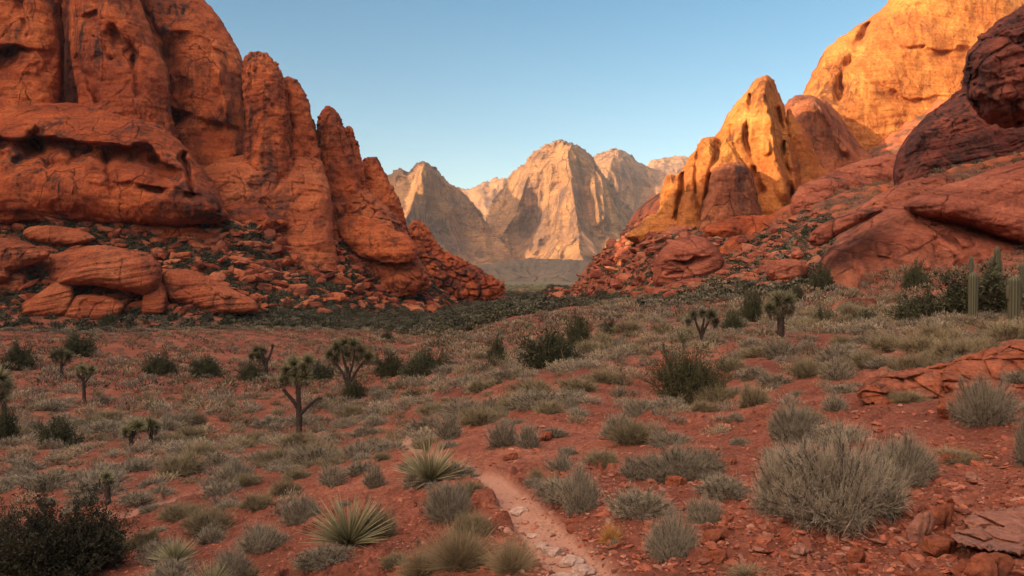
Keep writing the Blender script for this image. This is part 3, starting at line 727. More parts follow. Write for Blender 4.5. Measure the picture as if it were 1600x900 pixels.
boulder([(1014, 480), (1018, 456), (1040, 446), (1075, 436), (1110, 436), (1124, 450), (1090, 470), (1060, 490)], 146, 'cracked red rock sheet below the domed boulder', M_SLAB, B=4, rad=14, noise=dict(low=.6, lowL=9, mid=.4, midL=3, strata=.4, strL=.9, crack=.8, crL=7))
boulder([(1195, 425), (1205, 410), (1232, 404), (1256, 410), (1262, 428), (1245, 442), (1210, 440)], 118, 'rounded red boulder among shrubs left of the great slab', M_SLAB, B=3, rad=14)
boulder([(1264, 380), (1266, 366), (1284, 350), (1312, 338), (1345, 328), (1372, 324), (1376, 332), (1350, 346), (1312, 366), (1284, 384)], 96, 'long leaning red slab with a dark crack beneath', M_SLAB, B=3, rad=9, back=3)
boulder([(1236, 402), (1238, 394), (1248, 390), (1256, 394), (1256, 402), (1246, 406)], 120, 'small round red boulder above the rounded boulder', M_SLAB, B=1.5, rad=7, step=.9)
boulder([(1295, 500), (1300, 478), (1320, 468), (1360, 464), (1376, 476), (1370, 500), (1340, 510)], 70, 'low red rock among bushes at the foot of the great slab', M_SLAB, B=2, rad=12)
boulder([(1100, 470), (1108, 452), (1130, 446), (1152, 452), (1158, 470), (1130, 480)], 130, 'small red boulder right of the cracked rock sheet', M_SLAB, B=2, rad=10)
exec_veg = True

# ------------------------------------------------------------------ rocks as angular solids
def ico(sub):
    import bmesh
    bm = bmesh.new(); bmesh.ops.create_icosphere(bm, subdivisions=sub, radius=1)
    V = np.array([v.co[:] for v in bm.verts]); Fc = np.array([[v.index for v in f.verts] for f in bm.faces])
    bm.free()
    return V, Fc
ICO = {k: ico(k) for k in (1, 2, 3, 4, 5)}
def rock_shape(sub, seed, flat=.6, sides=9, rough=.05):
    r = np.random.default_rng(seed)
    V, Fc = ICO[sub]
    n = r.normal(size=(sides, 3)); n /= np.linalg.norm(n, axis=1)[:, None]
    n = np.concatenate([n, [[0, .1, 1], [0, 0, -1]]])
    dd = np.concatenate([r.uniform(.55, .95, sides), [.75, .8]])
    dots = V @ n.T
    rad = np.where(dots > .05, dd / np.maximum(dots, .05), 9).min(1)
    rad = np.minimum(rad, 1.15)
    P = V * rad[:, None]
    P += V * (rough * fbm(V * 2.2 + seed, 4, 70))[:, None]
    return P * np.array([1, r.uniform(.65, .95), flat]), Fc
def batch(protos, which, loc, scale, rz, tint, tilt=None):
    """bake many copies of small prototypes into one set of arrays"""
    Vs, Fs, Ts = [], {}, []
    off = 0
    for k, pr in enumerate(protos):
        ii = np.flatnonzero(which == k)
        if not len(ii):
            continue
        V, Fc = pr[0], pr[1]
        T = pr[2] if len(pr) > 2 else None
        c, s = np.cos(rz[ii]), np.sin(rz[ii])
        Q = V[None] * scale[ii][:, None, :]
        x = Q[..., 0] * c[:, None] - Q[..., 1] * s[:, None]
        y = Q[..., 0] * s[:, None] + Q[..., 1] * c[:, None]
        Q = np.stack([x, y, Q[..., 2]], -1)
        if tilt is not None:
            Q[..., 2] += x * tilt[ii, 0][:, None] + y * tilt[ii, 1][:, None]
        Q = Q + loc[ii][:, None]
        Vs.append(Q.reshape(-1, 3))
        t = np.broadcast_to(tint[ii][:, None, :], Q.shape)
        if T is not None:
            t = t * T[None]
        Ts.append(t.reshape(-1, 3))
        ff = (Fc[None] + (off + np.arange(len(ii)) * len(V))[:, None, None]).reshape(-1, Fc.shape[1])
        Fs.setdefault(Fc.shape[1], []).append(ff)
        off += len(ii) * len(V)
    return np.concatenate(Vs), [np.concatenate(f) for f in Fs.values()], np.concatenate(Ts)
def gslope(X, Y, e=.5):
    return np.stack([(base_z(X + e, Y) - base_z(X - e, Y)) / (2 * e), (base_z(X, Y + e) - base_z(X, Y - e)) / (2 * e)], -1)
def stuff(name, label, cat, arrays, mat, smooth=False):
    V, Fs, T = arrays
    return link(name, mesh_np(name, V, Fs, T, smooth), mat, kind='stuff', label=label, cat=cat)

# talus rubble
def scatter_img(n, boxes, y_lo, y_hi):
    """random pixels inside boxes, dropped on the ground where they meet it between two distances"""
    a = np.array([(b[2] - b[0]) * (b[3] - b[1]) for b in boxes], float)
    k = rng.choice(len(boxes), n, p=a / a.sum()); b = np.array(boxes)[k]
    px = rng.uniform(b[:, 0], b[:, 2]); py = rng.uniform(b[:, 1], b[:, 3])
    X, Y = [], []
    for s in range(0, n, 800):
        x, y = ray_hit(px[s:s + 800], py[s:s + 800], y_lo, y_hi * 1.3)
        X.append(x); Y.append(y)
    X = np.concatenate(X); Y = np.concatenate(Y)
    ok = (Y > y_lo * 1.02) & (Y < y_hi)
    return X[ok], Y[ok]
RP = [rock_shape(2, 500 + k, rng.uniform(.45, .8)) for k in range(10)]
RP1 = [rock_shape(1, 540 + k, rng.uniform(.45, .8)) for k in range(8)]
LB = [(-60, 330, 560, 490), (300, 380, 700, 490), (560, 400, 790, 480)]
RB = [(860, 350, 1150, 470), (1000, 340, 1300, 480), (1150, 400, 1420, 500)]
def rubble(name, label, n, boxes, ylo, yhi, smin, smax, tints, protos):
    X, Y = scatter_img(n, boxes, ylo, yhi)
    n = len(X)
    s = smin * (smax / smin) ** (rng.random(n) ** 3.0) * (Y / 280) ** .7
    sc = np.stack([s * rng.uniform(.8, 1.6, n), s * rng.uniform(.8, 1.2, n), s * rng.uniform(.6, 1.1, n)], -1)
    Z = ground_z(X, Y) + sc[:, 2] * .05
    tt = np.array(tints)[rng.integers(0, len(tints), n)] * rng.uniform(.75, 1.2, n)[:, None]
    stuff(name, label, 'rubble', batch(protos, rng.integers(0, len(protos), n), np.stack([X, Y, Z], -1), sc, rng.uniform(0, 6.3, n), tt, rng.normal(0, .2, (n, 2))), M_RUB)
REDT = [(.4, .12, .055), (.32, .085, .042), (.44, .15, .075), (.2, .065, .038)]
rubble('talus_rubble', 'red rock rubble covering the slope under the left cliffs', 9000, LB, 225, 520, .4, 3.7, REDT, RP)
rubble('talus_rubble', 'red and brown rock rubble on the slope under the golden spires', 8000, RB, 110, 450, .35, 3.4, [(.35, .11, .06), (.25, .075, .048), (.38, .14, .08)], RP)

# ------------------------------------------------------------------ plants
def strips(base, d, L, w, bend, nseg, c0, c1, taper=.25):
    """ribbon blades. base,d,bend: (N,3); returns V,F,T"""
    n = len(base)
    t = np.linspace(0, 1, nseg + 1)
    P = base[:, None] + d[:, None] * (L[:, None] * t)[..., None] + bend[:, None] * (L[:, None] * t ** 2)[..., None]
    r = rng.normal(size=(n, 3)); side = np.cross(d, r); side /= np.linalg.norm(side, axis=1)[:, None] + 1e-9
    ww = w[:, None] * (1 - (1 - taper) * t ** 1.5)
    A_ = P + side[:, None] * ww[..., None] * .5; B_ = P - side[:, None] * ww[..., None] * .5
    V = np.stack([A_, B_], 2).reshape(-1, 3)
    k = np.arange(nseg)
    q = np.stack([2 * k, 2 * k + 1, 2 * k + 3, 2 * k + 2], -1)
    Fc = (q[None] + (np.arange(n) * 2 * (nseg + 1))[:, None, None]).reshape(-1, 4)
    c = c0[:, None] * (1 - t[None, :, None]) + c1[:, None] * t[None, :, None]
    T = np.repeat(c[:, :, None], 2, 2).reshape(-1, 3)
    return V, Fc, T
def join(*parts):
    V, Fq, T, off = [], [], [], 0
    for v, f, t in parts:
        V.append(v); Fq.append(f + off); T.append(t); off += len(v)
    return np.concatenate(V), np.concatenate(Fq), np.concatenate(T)
def rep(c, n, j=.15):
    return np.array(c)[None] * rng.uniform(1 - j, 1 + j, n)[:, None]
def hemi(n, zmin=.05, pw=1.0):
    z = zmin + (1 - zmin) * rng.random(n) ** pw
    a = rng.uniform(0, 2 * math.pi, n); r = np.sqrt(1 - z * z)
    return np.stack([r * np.cos(a), r * np.sin(a), z], -1)
SAGE = (.1, .088, .066); SAGE_T = (.46, .395, .28); SAGEG_T = (.38, .33, .195); STRAW = (.34, .24, .12); WOOD = (.075, .055, .042)
def twig_bush(ns, nt_, w_, hh=.62, c0=SAGE, c1=SAGE_T, tl=.26, straw=.0, nseg=2, lob=.25, up=.35, leaf=0, leafc=(.1, .1, .06), leafs=.02):
    """unit-radius rounded dry shrub: stems + fine twigs (+ small leaves)"""
    d = hemi(ns, .02, 1.0)
    lobn = 1 + lob * perlin(d * 1.9 + rng.uniform(0, 50), 90) * 1.6
    L = rng.uniform(.62, .85, ns) * lobn
    sc = np.array([1, 1, hh])
    base = np.stack([rng.normal(0, .07, ns), rng.normal(0, .07, ns), np.zeros(ns)], -1)
    dn = d * sc
    bend = np.stack([np.zeros(ns), np.zeros(ns), rng.uniform(.0, .22, ns)], -1) * 1.0 + rng.normal(0, .08, (ns, 3))
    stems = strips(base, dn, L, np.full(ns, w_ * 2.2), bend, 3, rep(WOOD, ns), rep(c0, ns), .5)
    k = rng.integers(0, ns, nt_)
    t = rng.uniform(.25, 1.0, nt_) ** .6
    pb = base[k] + dn[k] * (L[k] * t)[:, None] + bend[k] * (L[k] * t * t)[:, None]
    dd = dn[k] / (np.linalg.norm(dn[k], axis=1)[:, None] + 1e-9) * .75 + np.array([0, 0, up * .6]) + rng.normal(0, .68, (nt_, 3))
    dd /= np.linalg.norm(dd, axis=1)[:, None]
    ll = tl * rng.uniform(.5, 1.25, nt_)
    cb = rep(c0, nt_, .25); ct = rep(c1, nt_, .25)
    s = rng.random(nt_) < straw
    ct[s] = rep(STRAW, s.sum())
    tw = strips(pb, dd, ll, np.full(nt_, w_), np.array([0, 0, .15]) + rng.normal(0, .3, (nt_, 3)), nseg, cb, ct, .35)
    if leaf:
        k = rng.integers(0, nt_, leaf); t = rng.uniform(.2, 1, leaf)
        lp = pb[k] + dd[k] * (ll[k] * t)[:, None]
        ld = dd[k] + rng.normal(0, .7, (leaf, 3)); ld /= np.linalg.norm(ld, axis=1)[:, None]
        lf = strips(lp, ld, np.full(leaf, leafs * 1.8), np.full(leaf, leafs), np.zeros((leaf, 3)), 1, rep(leafc, leaf, .3), rep(leafc, leaf, .3), .8)
        tw = join(tw, lf)
    return stems, tw
def grass(n, w_, c0=(.13, .12, .075), c1=(.36, .27, .15), hh=1.0, spread=.9, base_r=.28, droop=.3):
    d = hemi(n, .25, .8); d[:, :2] *= spread
    d /= np.linalg.norm(d, axis=1)[:, None]
    a = rng.uniform(0, 6.283, n); r = base_r * np.sqrt(rng.random(n))
    base = np.stack([r * np.cos(a), r * np.sin(a), np.zeros(n)], -1)
    d = d + base * .5; d[:, 2] *= hh
    L = rng.uniform(.45, 1.0, n)
    bend = np.stack([d[:, 0] * droop, d[:, 1] * droop, -rng.uniform(0, droop, n)], -1) + rng.normal(0, .07, (n, 3))
    return strips(base, d, L, np.full(n, w_), bend, 3, rep(c0, n, .25), rep(c1, n, .25), .15)
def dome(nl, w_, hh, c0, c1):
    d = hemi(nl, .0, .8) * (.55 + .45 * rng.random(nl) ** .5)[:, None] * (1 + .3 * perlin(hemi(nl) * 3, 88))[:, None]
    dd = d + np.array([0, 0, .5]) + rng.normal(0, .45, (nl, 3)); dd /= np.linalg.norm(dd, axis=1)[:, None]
    t = np.clip(d[:, 2:] * .9 + rng.normal(0, .22, (nl, 1)), 0, 1); c = np.array(c0) * (1 - t) + np.array(c1) * t  # shadowed bases and light tops put into the tint by height
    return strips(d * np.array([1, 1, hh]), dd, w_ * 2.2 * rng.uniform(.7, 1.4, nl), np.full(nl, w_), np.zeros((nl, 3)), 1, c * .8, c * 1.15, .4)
def mk(name, data, smooth=False):
    return mesh_np(name, data[0], [data[1]], data[2], smooth)

# prototypes by level of detail (unit radius)
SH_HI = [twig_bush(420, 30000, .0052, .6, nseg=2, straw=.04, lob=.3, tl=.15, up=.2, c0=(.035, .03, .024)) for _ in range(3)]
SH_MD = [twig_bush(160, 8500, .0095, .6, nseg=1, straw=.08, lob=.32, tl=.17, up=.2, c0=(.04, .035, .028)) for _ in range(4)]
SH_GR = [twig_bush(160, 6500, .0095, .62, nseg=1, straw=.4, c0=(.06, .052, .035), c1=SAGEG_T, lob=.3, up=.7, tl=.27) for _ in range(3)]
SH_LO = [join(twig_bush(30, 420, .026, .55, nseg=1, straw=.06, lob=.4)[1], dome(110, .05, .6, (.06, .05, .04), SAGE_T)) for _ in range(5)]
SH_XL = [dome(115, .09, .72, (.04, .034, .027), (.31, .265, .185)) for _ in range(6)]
SH_DK = [twig_bush(120, 2600, .010, .8, c0=(.05, .045, .03), c1=(.09, .09, .05), nseg=1, lob=.45, up=.4, leaf=7000, leafc=(.07, .075, .036), leafs=.03) for _ in range(3)]
GR_HI = [grass(2600, .012) for _ in range(2)]
GR_MD = [grass(900, .02) for _ in range(2)]
GR_OR = [grass(900, .018, c0=(.2, .13, .05), c1=(.62, .33, .1)) for _ in range(1)]
MS_HI = [(mk('stems', s), mk('twigs', t)) for s, t in SH_HI]
MS_MD = [(mk('stems', s), mk('twigs', t)) for s, t in SH_MD]
MS_GR = [(mk('stems', s), mk('twigs', t)) for s, t in SH_GR]
MS_DK = [(mk('stems', s), mk('foliage', t)) for s, t in SH_DK]
MS_LO = [mk('low_shrub', t) for t in SH_LO]
MG_HI = [mk('grass_clump', g) for g in GR_HI]; MG_MD = [mk('grass_clump', g) for g in GR_MD]; MG_OR = [mk('grass_clump', g) for g in GR_OR]
taken = []   # X, Y, radius of placed plants
def place(px, py):
    x, y = ray_hit(px, py); x, y = float(x[0]), float(y[0])
    return x, y, float(ground_z(np.array([x]), np.array([y]))[0])
def bush(px, py, wpx, hpx, kind_, label, group=None, name='shrub', cat='shrub', x=None, sink=.02):
    """px,py: middle of the base in the photo, wpx,hpx: its size there"""
    X, Y, Z = place(px, py)
    rad = wpx / 2 / F * Y
    Y2 = Y + rad * .55; X2 = (px - 800) / F * Y2
    Z2 = float(ground_z(np.array([X2]), np.array([Y2]))[0]); Z2 = min(Z2, Z + rad * .5)
    hgt = hpx / F * Y * .93
    taken.append((X2, Y2, rad * .9))
    pr = {'hi': MS_HI, 'md': MS_MD, 'gr': MS_GR, 'dk': MS_DK, 'ghi': MG_HI, 'gmd': MG_MD, 'gor': MG_OR}[kind_]
    pr = pr[rng.integers(0, len(pr))]
    hn = {'hi': .76, 'md': .76, 'gr': .95, 'dk': 1.05, 'ghi': .95, 'gmd': .95, 'gor': .95}[kind_]
    sc = (rad / 1.02, rad / 1.02 * .9, hgt / hn)
    rz = float(rng.uniform(0, 6.28))
    if isinstance(pr, tuple):
        t = link(name, None, None, loc=(X2, Y2, Z2 - sink), rz=rz, sc=sc, label=label, cat=cat, group=group)
        link('stems', pr[0], M_BARK, parent=t); link('foliage' if kind_ == 'dk' else 'twigs', pr[1], M_LEAF if kind_ == 'dk' else M_TWIG, parent=t)
    else:
        t = link(name, pr, M_TWIG, loc=(X2, Y2, Z2 - sink), rz=rz, sc=sc, label=label, cat=cat, group=group)
    return t

# near shrubs read off the photograph: base x, base y, width, height
for a in [
    (1310, 838, 262, 165, 'hi', 'largest pale grey twiggy shrub spreading over the red slope'),
    (1225, 812, 110, 130, 'hi', 'grey shrub joined to the lower left side of the largest shrub'),
    (1410, 765, 130, 90, 'hi', 'sprawling grey shrub joined to the right side of the largest shrub'),
    (1240, 692, 100, 70, 'hi', 'dark grey shrub just above and behind the largest shrub'),
    (1305, 648, 50, 38, 'md', 'small grey shrub under the red rock ledge'),
    (1538, 672, 110, 90, 'hi', 'dark spiky shrub in front of the red rock ledge'),
    (1612, 735, 60, 110, 'hi', 'grey shrub cut by the right edge of the picture'),
    (1050, 880, 92, 84, 'hi', 'dense grey-green shrub on the slope right of the orange grass'),
    (1100, 818, 70, 52, 'hi', 'grey shrub joined to the upper right of the dense grey-green shrub'),
    (1058, 752, 150, 62, 'hi', 'wide grey shrub in the middle of the red slope'),
    (1100, 742, 80, 52, 'md', 'grey shrub at the right end of the wide grey shrub'),
    (990, 748, 60, 42, 'md', 'grey shrub at the left end of the wide grey shrub'),
    (905, 800, 68, 88, 'hi', 'rounded grey shrub right beside the trail'),
    (878, 735, 60, 40, 'md', 'grey shrub behind the rounded shrub beside the trail'),
    (862, 770, 40, 44, 'gmd', 'straw-coloured clump against the rounded shrub beside the trail'),
    (838, 745, 34, 32, 'gmd', 'straw-coloured clump right above the trail bend'),
    (968, 688, 86, 50, 'md', 'grey shrub high on the red slope left of the creosote bush'),
    (1000, 655, 60, 32, 'md', 'low grey shrub in front of the creosote bush'),
    (825, 700, 50, 46, 'md', 'grey-green shrub on the crest above the trail'),
    (785, 703, 66, 48, 'md', 'wide grey-green shrub on the slope above the trail bend'),
    (700, 692, 50, 48, 'md', 'rounded grey shrub above the upper yucca'),
    (765, 652, 56, 36, 'md', 'grey shrub at the top edge of the red slope'),
    (800, 640, 56, 38, 'gr', 'grey-green shrub on the crest of the red slope'),
    (893, 642, 30, 26, 'md', 'small lone grey shrub on bare red soil'),
    (840, 614, 60, 32, 'gr', 'straw-tipped shrub behind the crest of the red slope'),
    (960, 852, 34, 18, 'md', 'little dark shrub at the foot of the orange grass'),
    (1178, 636, 58, 50, 'gr', 'round shrub with straw-yellow top right of the creosote bush'),
    (1258, 594, 60, 38, 'gr', 'straw-topped shrub on the bank below the grassy ridge'),
    (1310, 596, 60, 44, 'md', 'grey shrub at the left end of the red rock ledge'),
    (1430, 586, 110, 50, 'gr', 'wide grey-green shrub on top of the red rock ledge'),
    (1500, 566, 110, 52, 'gr', 'straw-tipped shrub behind the top of the red rock ledge'),
    (1580, 536, 110, 44, 'gr', 'straw-tipped shrub on the ridge at the right edge'),
    (1355, 580, 70, 40, 'gr', 'grey-green shrub between two wider shrubs above the ledge'),
    (1150, 660, 30, 18, 'md', 'tiny grey shrub on the slope under the straw-topped round shrub'),
    (366, 760, 76, 54, 'hi', 'dark grey bare-twigged shrub on the valley side'),
    (280, 812, 84, 32, 'gr', 'low wide straw-grey shrub beside the faint side track'),
    (700, 815, 92, 66, 'hi', 'grey shrub with straw tips below the upper yucca'),
    (735, 778, 60, 40, 'gr', 'straw-tipped shrub touching the trail below the upper yucca'),
    (590, 845, 80, 60, 'gr', 'straw-grey shrub right beside the lower yucca'),
    (740, 835, 84, 50, 'gr', 'straw-grey shrub on the left edge of the trail'),
    (470, 820, 80, 50, 'hi', 'dark grey shrub up the slope from the lower yucca'),
    (410, 865, 90, 52, 'hi', 'blue-grey shrub left of the lower yucca'),
    (360, 905, 70, 54, 'hi', 'blue-grey shrub beside the two small yuccas'),
    (520, 760, 54, 38, 'md', 'dark round shrub on the slope below the joshua tree'),
    (585, 762, 44, 40, 'md', 'dark grey shrub left of the upper yucca'),
    (500, 722, 80, 44, 'gr', 'green-grey shrub right of the joshua tree foot'),
    (560, 720, 60, 42, 'md', 'grey shrub between the joshua tree and the trail'),
    (650, 760, 60, 34, 'md', 'grey shrub at the left foot of the upper yucca'),
    (400, 800, 70, 38, 'gr', 'straw-grey shrub above the blue-grey shrubs'),
    (330, 850, 60, 34, 'md', 'grey shrub above the two small yuccas'),
    (445, 775, 66, 36, 'gr', 'straw-grey shrub between two dark grey shrubs on the valley side'),
    (1220, 560, 70, 36, 'md', 'grey shrub left on the grassy ridge'),
    (225, 855, 60, 36, 'gr', 'straw-grey shrub at the edge of the big dark bush'),
]:
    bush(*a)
for a in [
    (955, 848, 44, 48, 'gor', 'single orange dry grass clump beside the trail'),
    (720, 905, 150, 92, 'ghi', 'big dry grass clump at the bottom left of the trail'),
    (800, 905, 90, 80, 'ghi', 'dry grass clump leaning over the bottom of the trail'),
    (660, 912, 90, 70, 'ghi', 'dry grass clump left of the biggest grass clump'),
    (480, 905, 60, 24, 'gmd', 'low dry grass under the lower yucca'),
    (1260, 580, 36, 26, 'gmd', 'small straw tuft on the bank below the ridge'),
    (1170, 905, 90, 28, 'gmd', 'thin dry grass at the bottom edge below the largest shrub'),
]:
    bush(*a, name='grass_clump', cat='grass clump')
# dark leafy bushes
for a in [
    (860, 573, 112, 72, 'dk', 'broad dark green bush in the middle of the valley side'),
    (1175, 505, 44, 58, 'dk', 'dark green bush left of the thick-trunked joshua tree'),
    (1283, 512, 44, 34, 'dk', 'round dark bush right of the thick-trunked joshua tree'),
    (1285, 458, 50, 54, 'dk', 'dark bush in the corner of the great slab'),
    (1540, 500, 190, 92, 'dk', 'biggest dark bush mass behind the tall cactus'),
    (1440, 505, 110, 56, 'dk', 'dark bush left of the tall cactus'),
    (1350, 505, 60, 30, 'dk', 'low dark bush below the great slab'),
    (1430, 452, 50, 48, 'dk', 'lone dark round-headed bush on the great slab'),
    (1095, 462, 26, 16, 'dk', 'dark shrub below the domed boulder'),
    (1145, 520, 40, 40, 'dk', 'dark green bush between creosote bush and thick-trunked joshua tree'),
    (90, 700, 70, 58, 'dk', 'dark bush on the far plain near the left edge'),
    (28, 580, 60, 52, 'dk', 'dark bush tree at the left edge of the plain'),
    (120, 560, 70, 42, 'dk', 'wide dark bush on the plain right of the one at the edge'),
    (250, 586, 66, 36, 'dk', 'left one of two neighbouring olive bushes on the plain'),
    (322, 592, 56, 42, 'dk', 'right one of two neighbouring olive bushes on the plain'),
    (665, 592, 84, 52, 'dk', 'olive bush at the right end of the bushy row on the plain'),
    (610, 590, 60, 46, 'dk', 'grey-olive bush in the middle of the bushy row'),
    (552, 626, 52, 40, 'dk', 'dark bush under the many-branched joshua tree'),
    (395, 595, 60, 34, 'dk', 'dark low bush around the foot of the leaning joshua tree'),
    (500, 594, 70, 30, 'dk', 'low dark bush left of the many-branched joshua tree'),
    (776, 572, 34, 54, 'dk', 'narrow upright dark bush left of the broad dark bush'),
    (905, 548, 56, 66, 'dk', 'taller dark bush behind the broad dark bush'),
    (10, 690, 40, 64, 'dk', 'olive bush cut by the left edge of the plain'),
    (170, 512, 34, 22, 'dk', 'small dark bush near the far end of the plain'),
    (1245, 470, 30, 34, 'dk', 'small dark bush beside the rounded red boulder'),
    (605, 535, 26, 18, 'dk', 'small dark bush alone near the far end of the plain'),
    (955, 520, 40, 24, 'dk', 'small dark bush on the low hill in mid valley'),
]:
    bush(*a, name='desert_bush', cat='bush')

# leafy bush with visible limbs
def leafy(ns, nb, nleaf, lw, hh, lc, wc=(.05, .04, .032), lob=.4, tl=.3, wl=.02):
    d = hemi(ns, .12, .8); L = rng.uniform(.55, .95, ns) * (1 + lob * 1.5 * perlin(d * 2 + rng.uniform(0, 50), 91))
    base = np.stack([rng.normal(0, .05, ns), rng.normal(0, .05, ns), np.zeros(ns)], -1)
    dn = d * np.array([1, 1, hh])
    bend = rng.normal(0, .12, (ns, 3)) + np.array([0, 0, .1])
    st = strips(base, dn, L, np.full(ns, wl), bend, 4, rep(wc, ns), rep(wc, ns), .3)
    k = rng.integers(0, ns, nb); t = rng.uniform(.35, 1., nb)
    pb = base[k] + dn[k] * (L[k] * t)[:, None] + bend[k] * (L[k] * t * t)[:, None]
    dd = dn[k] * .7 + np.array([0, 0, .35]) + rng.normal(0, .45, (nb, 3)); dd /= np.linalg.norm(dd, axis=1)[:, None]
    ll = tl * rng.uniform(.5, 1.2, nb)
    tw = strips(pb, dd, ll, np.full(nb, wl * .3), rng.normal(0, .15, (nb, 3)), 2, rep(wc, nb), rep(wc, nb), .4)
    k = rng.integers(0, nb, nleaf); t = rng.uniform(.15, 1.05, nleaf)
    lp = pb[k] + dd[k] * (ll[k] * t)[:, None] + rng.normal(0, .012, (nleaf, 3))
    ld = dd[k] + rng.normal(0, .7, (nleaf, 3)); ld /= np.linalg.norm(ld, axis=1)[:, None]
    cc = rep(lc, nleaf, .35)
    lf = strips(lp, ld, lw * 2 * rng.uniform(.6, 1.3, nleaf), np.full(nleaf, lw), np.zeros((nleaf, 3)), 1, cc, cc, .6)
    return join(st, tw), lf
def leafy_obj(px, py, wpx, hpx, args, name, label, cat):
    X, Y, Z = place(px, py); rad = wpx / 2 / F * Y
    st, lf = leafy(*args)
    taken.append((X, Y, rad * .8))
    t = link(name, None, None, loc=(X, Y, Z - .03), sc=(rad, rad * .9, hpx / F * Y * .95), label=label, cat=cat)
    link('branches', mk('branches', st), M_BARK, parent=t); link('foliage', mk('foliage', lf), M_LEAF, parent=t)
leafy_obj(1078, 628, 142, 112, (70, 1500, 26000, .014, .95, (.085, .085, .038), (.05, .04, .032), .3, .3, .018), 'creosote_bush', 'large olive-green creosote bush standing on the crest of the red slope', 'bush')
leafy_obj(85, 905, 250, 128, (110, 2400, 46000, .014, .95, (.035, .035, .02), (.03, .022, .018), .35, .3, .012), 'desert_bush', 'big near-black leafy bush in the bottom left corner', 'bush')
leafy_obj(-10, 880, 130, 90, (60, 900, 14000, .016, .95, (.035, .035, .02), (.03, .022, .018), .35, .3, .012), 'desert_bush', 'near-black leafy bush cut by the left edge beside the biggest black one', 'bush')
leafy_obj(160, 885, 90, 70, (50, 700, 10000, .018, .95, (.04, .042, .024), (.03, .022, .018), .35, .3, .012), 'desert_bush', 'small dark bush at the right end of the near-black bush', 'bush')

# yuccas
def yucca_data(n, w_, c0, c1, zmin=.05, droop=.12, pw=.9):
    d = hemi(n, zmin, pw); L = rng.uniform(.8, 1.05, n)
    bend = np.stack([d[:, 0] * .05, d[:, 1] * .05, -rng.uniform(0, droop, n)], -1)
    return strips(d * .05, d, L, w_ * rng.uniform(.8, 1.2, n), bend, 4, rep(c0, n, .2), rep(c1, n, .2), .06)
def yucca(px, py, rpx, label, n=230):
    X, Y, Z = place(px, py); rad = rpx / F * Y
    taken.append((X, Y, rad * .6))
    t = link('yucca', None, None, loc=(X, Y, Z + .06 * rad), sc=rad, rz=float(rng.uniform(0, 6)), label=label, cat='yucca')
    link('leaves', mk('leaves', yucca_data(n, .034, (.11, .115, .055), (.4, .36, .2), .18, .08, .7)), M_YUC, parent=t)
    dead = yucca_data(90, .03, (.2, .14, .08), (.36, .27, .17), -.35, .35)
    dead[0][:, 2] *= .35
    link('dead_leaves', mk('dead_leaves', dead), M_YUC, parent=t)
yucca(545, 858, 82, 'lower yucca with stiff pale-edged leaves, biggest rosette at the bottom')
yucca(672, 752, 66, 'upper yucca with upright green leaves beside the trail bend')
yucca(273, 885, 44, 'small yucca right of the near-black bush')
yucca(330, 918, 46, 'small yucca cut by the bottom edge beside another small one')

# tubes for trunks
def tube(P, rad, k=9, rough=.0, seed=1):
    P = np.array(P, float); rad = np.array(rad, float); n = len(P)
    tan = np.gradient(P, axis=0); tan /= np.linalg.norm(tan, axis=1)[:, None]
    ref = np.array([.3, 1., .1]); s = np.cross(tan, ref); s /= np.linalg.norm(s, axis=1)[:, None]; b = np.cross(tan, s)
    a = np.linspace(0, 2 * math.pi, k, endpoint=False)
    rr_ = rad[:, None] * np.ones(k)
    ring = P[:, None] + rr_[..., None] * (np.cos(a)[None, :, None] * s[:, None] + np.sin(a)[None, :, None] * b[:, None])
    V = ring.reshape(-1, 3)
    if rough:
        V = V + (rough * fbm(V / (rad.mean() * 2), 3, 95))[:, None] * rng.normal(size=(1, 3)) * .5
        c = np.repeat(P, k, 0); V = c + (V - c) * (1 + rough / rad.mean() * .5 * perlin(V / rad.mean() + seed, 96))[:, None]
    i = np.arange(n * k).reshape(n, k); j = np.roll(i, -1, 1)
    q = np.stack([i[:-1], j[:-1], j[1:], i[1:]], -1).reshape(-1, 4)
    return V, q, None
def spline(pts, n=12):
    p = np.array(pts, float); t = np.arange(len(p)); tt = np.linspace(0, len(p) - 1, n)
    q = np.stack([np.interp(tt, t, p[:, c]) for c in range(3)], -1)
    for _ in range(2):
        q[1:-1] = (q[:-2] + 2 * q[1:-1] + q[2:]) / 4
    return q
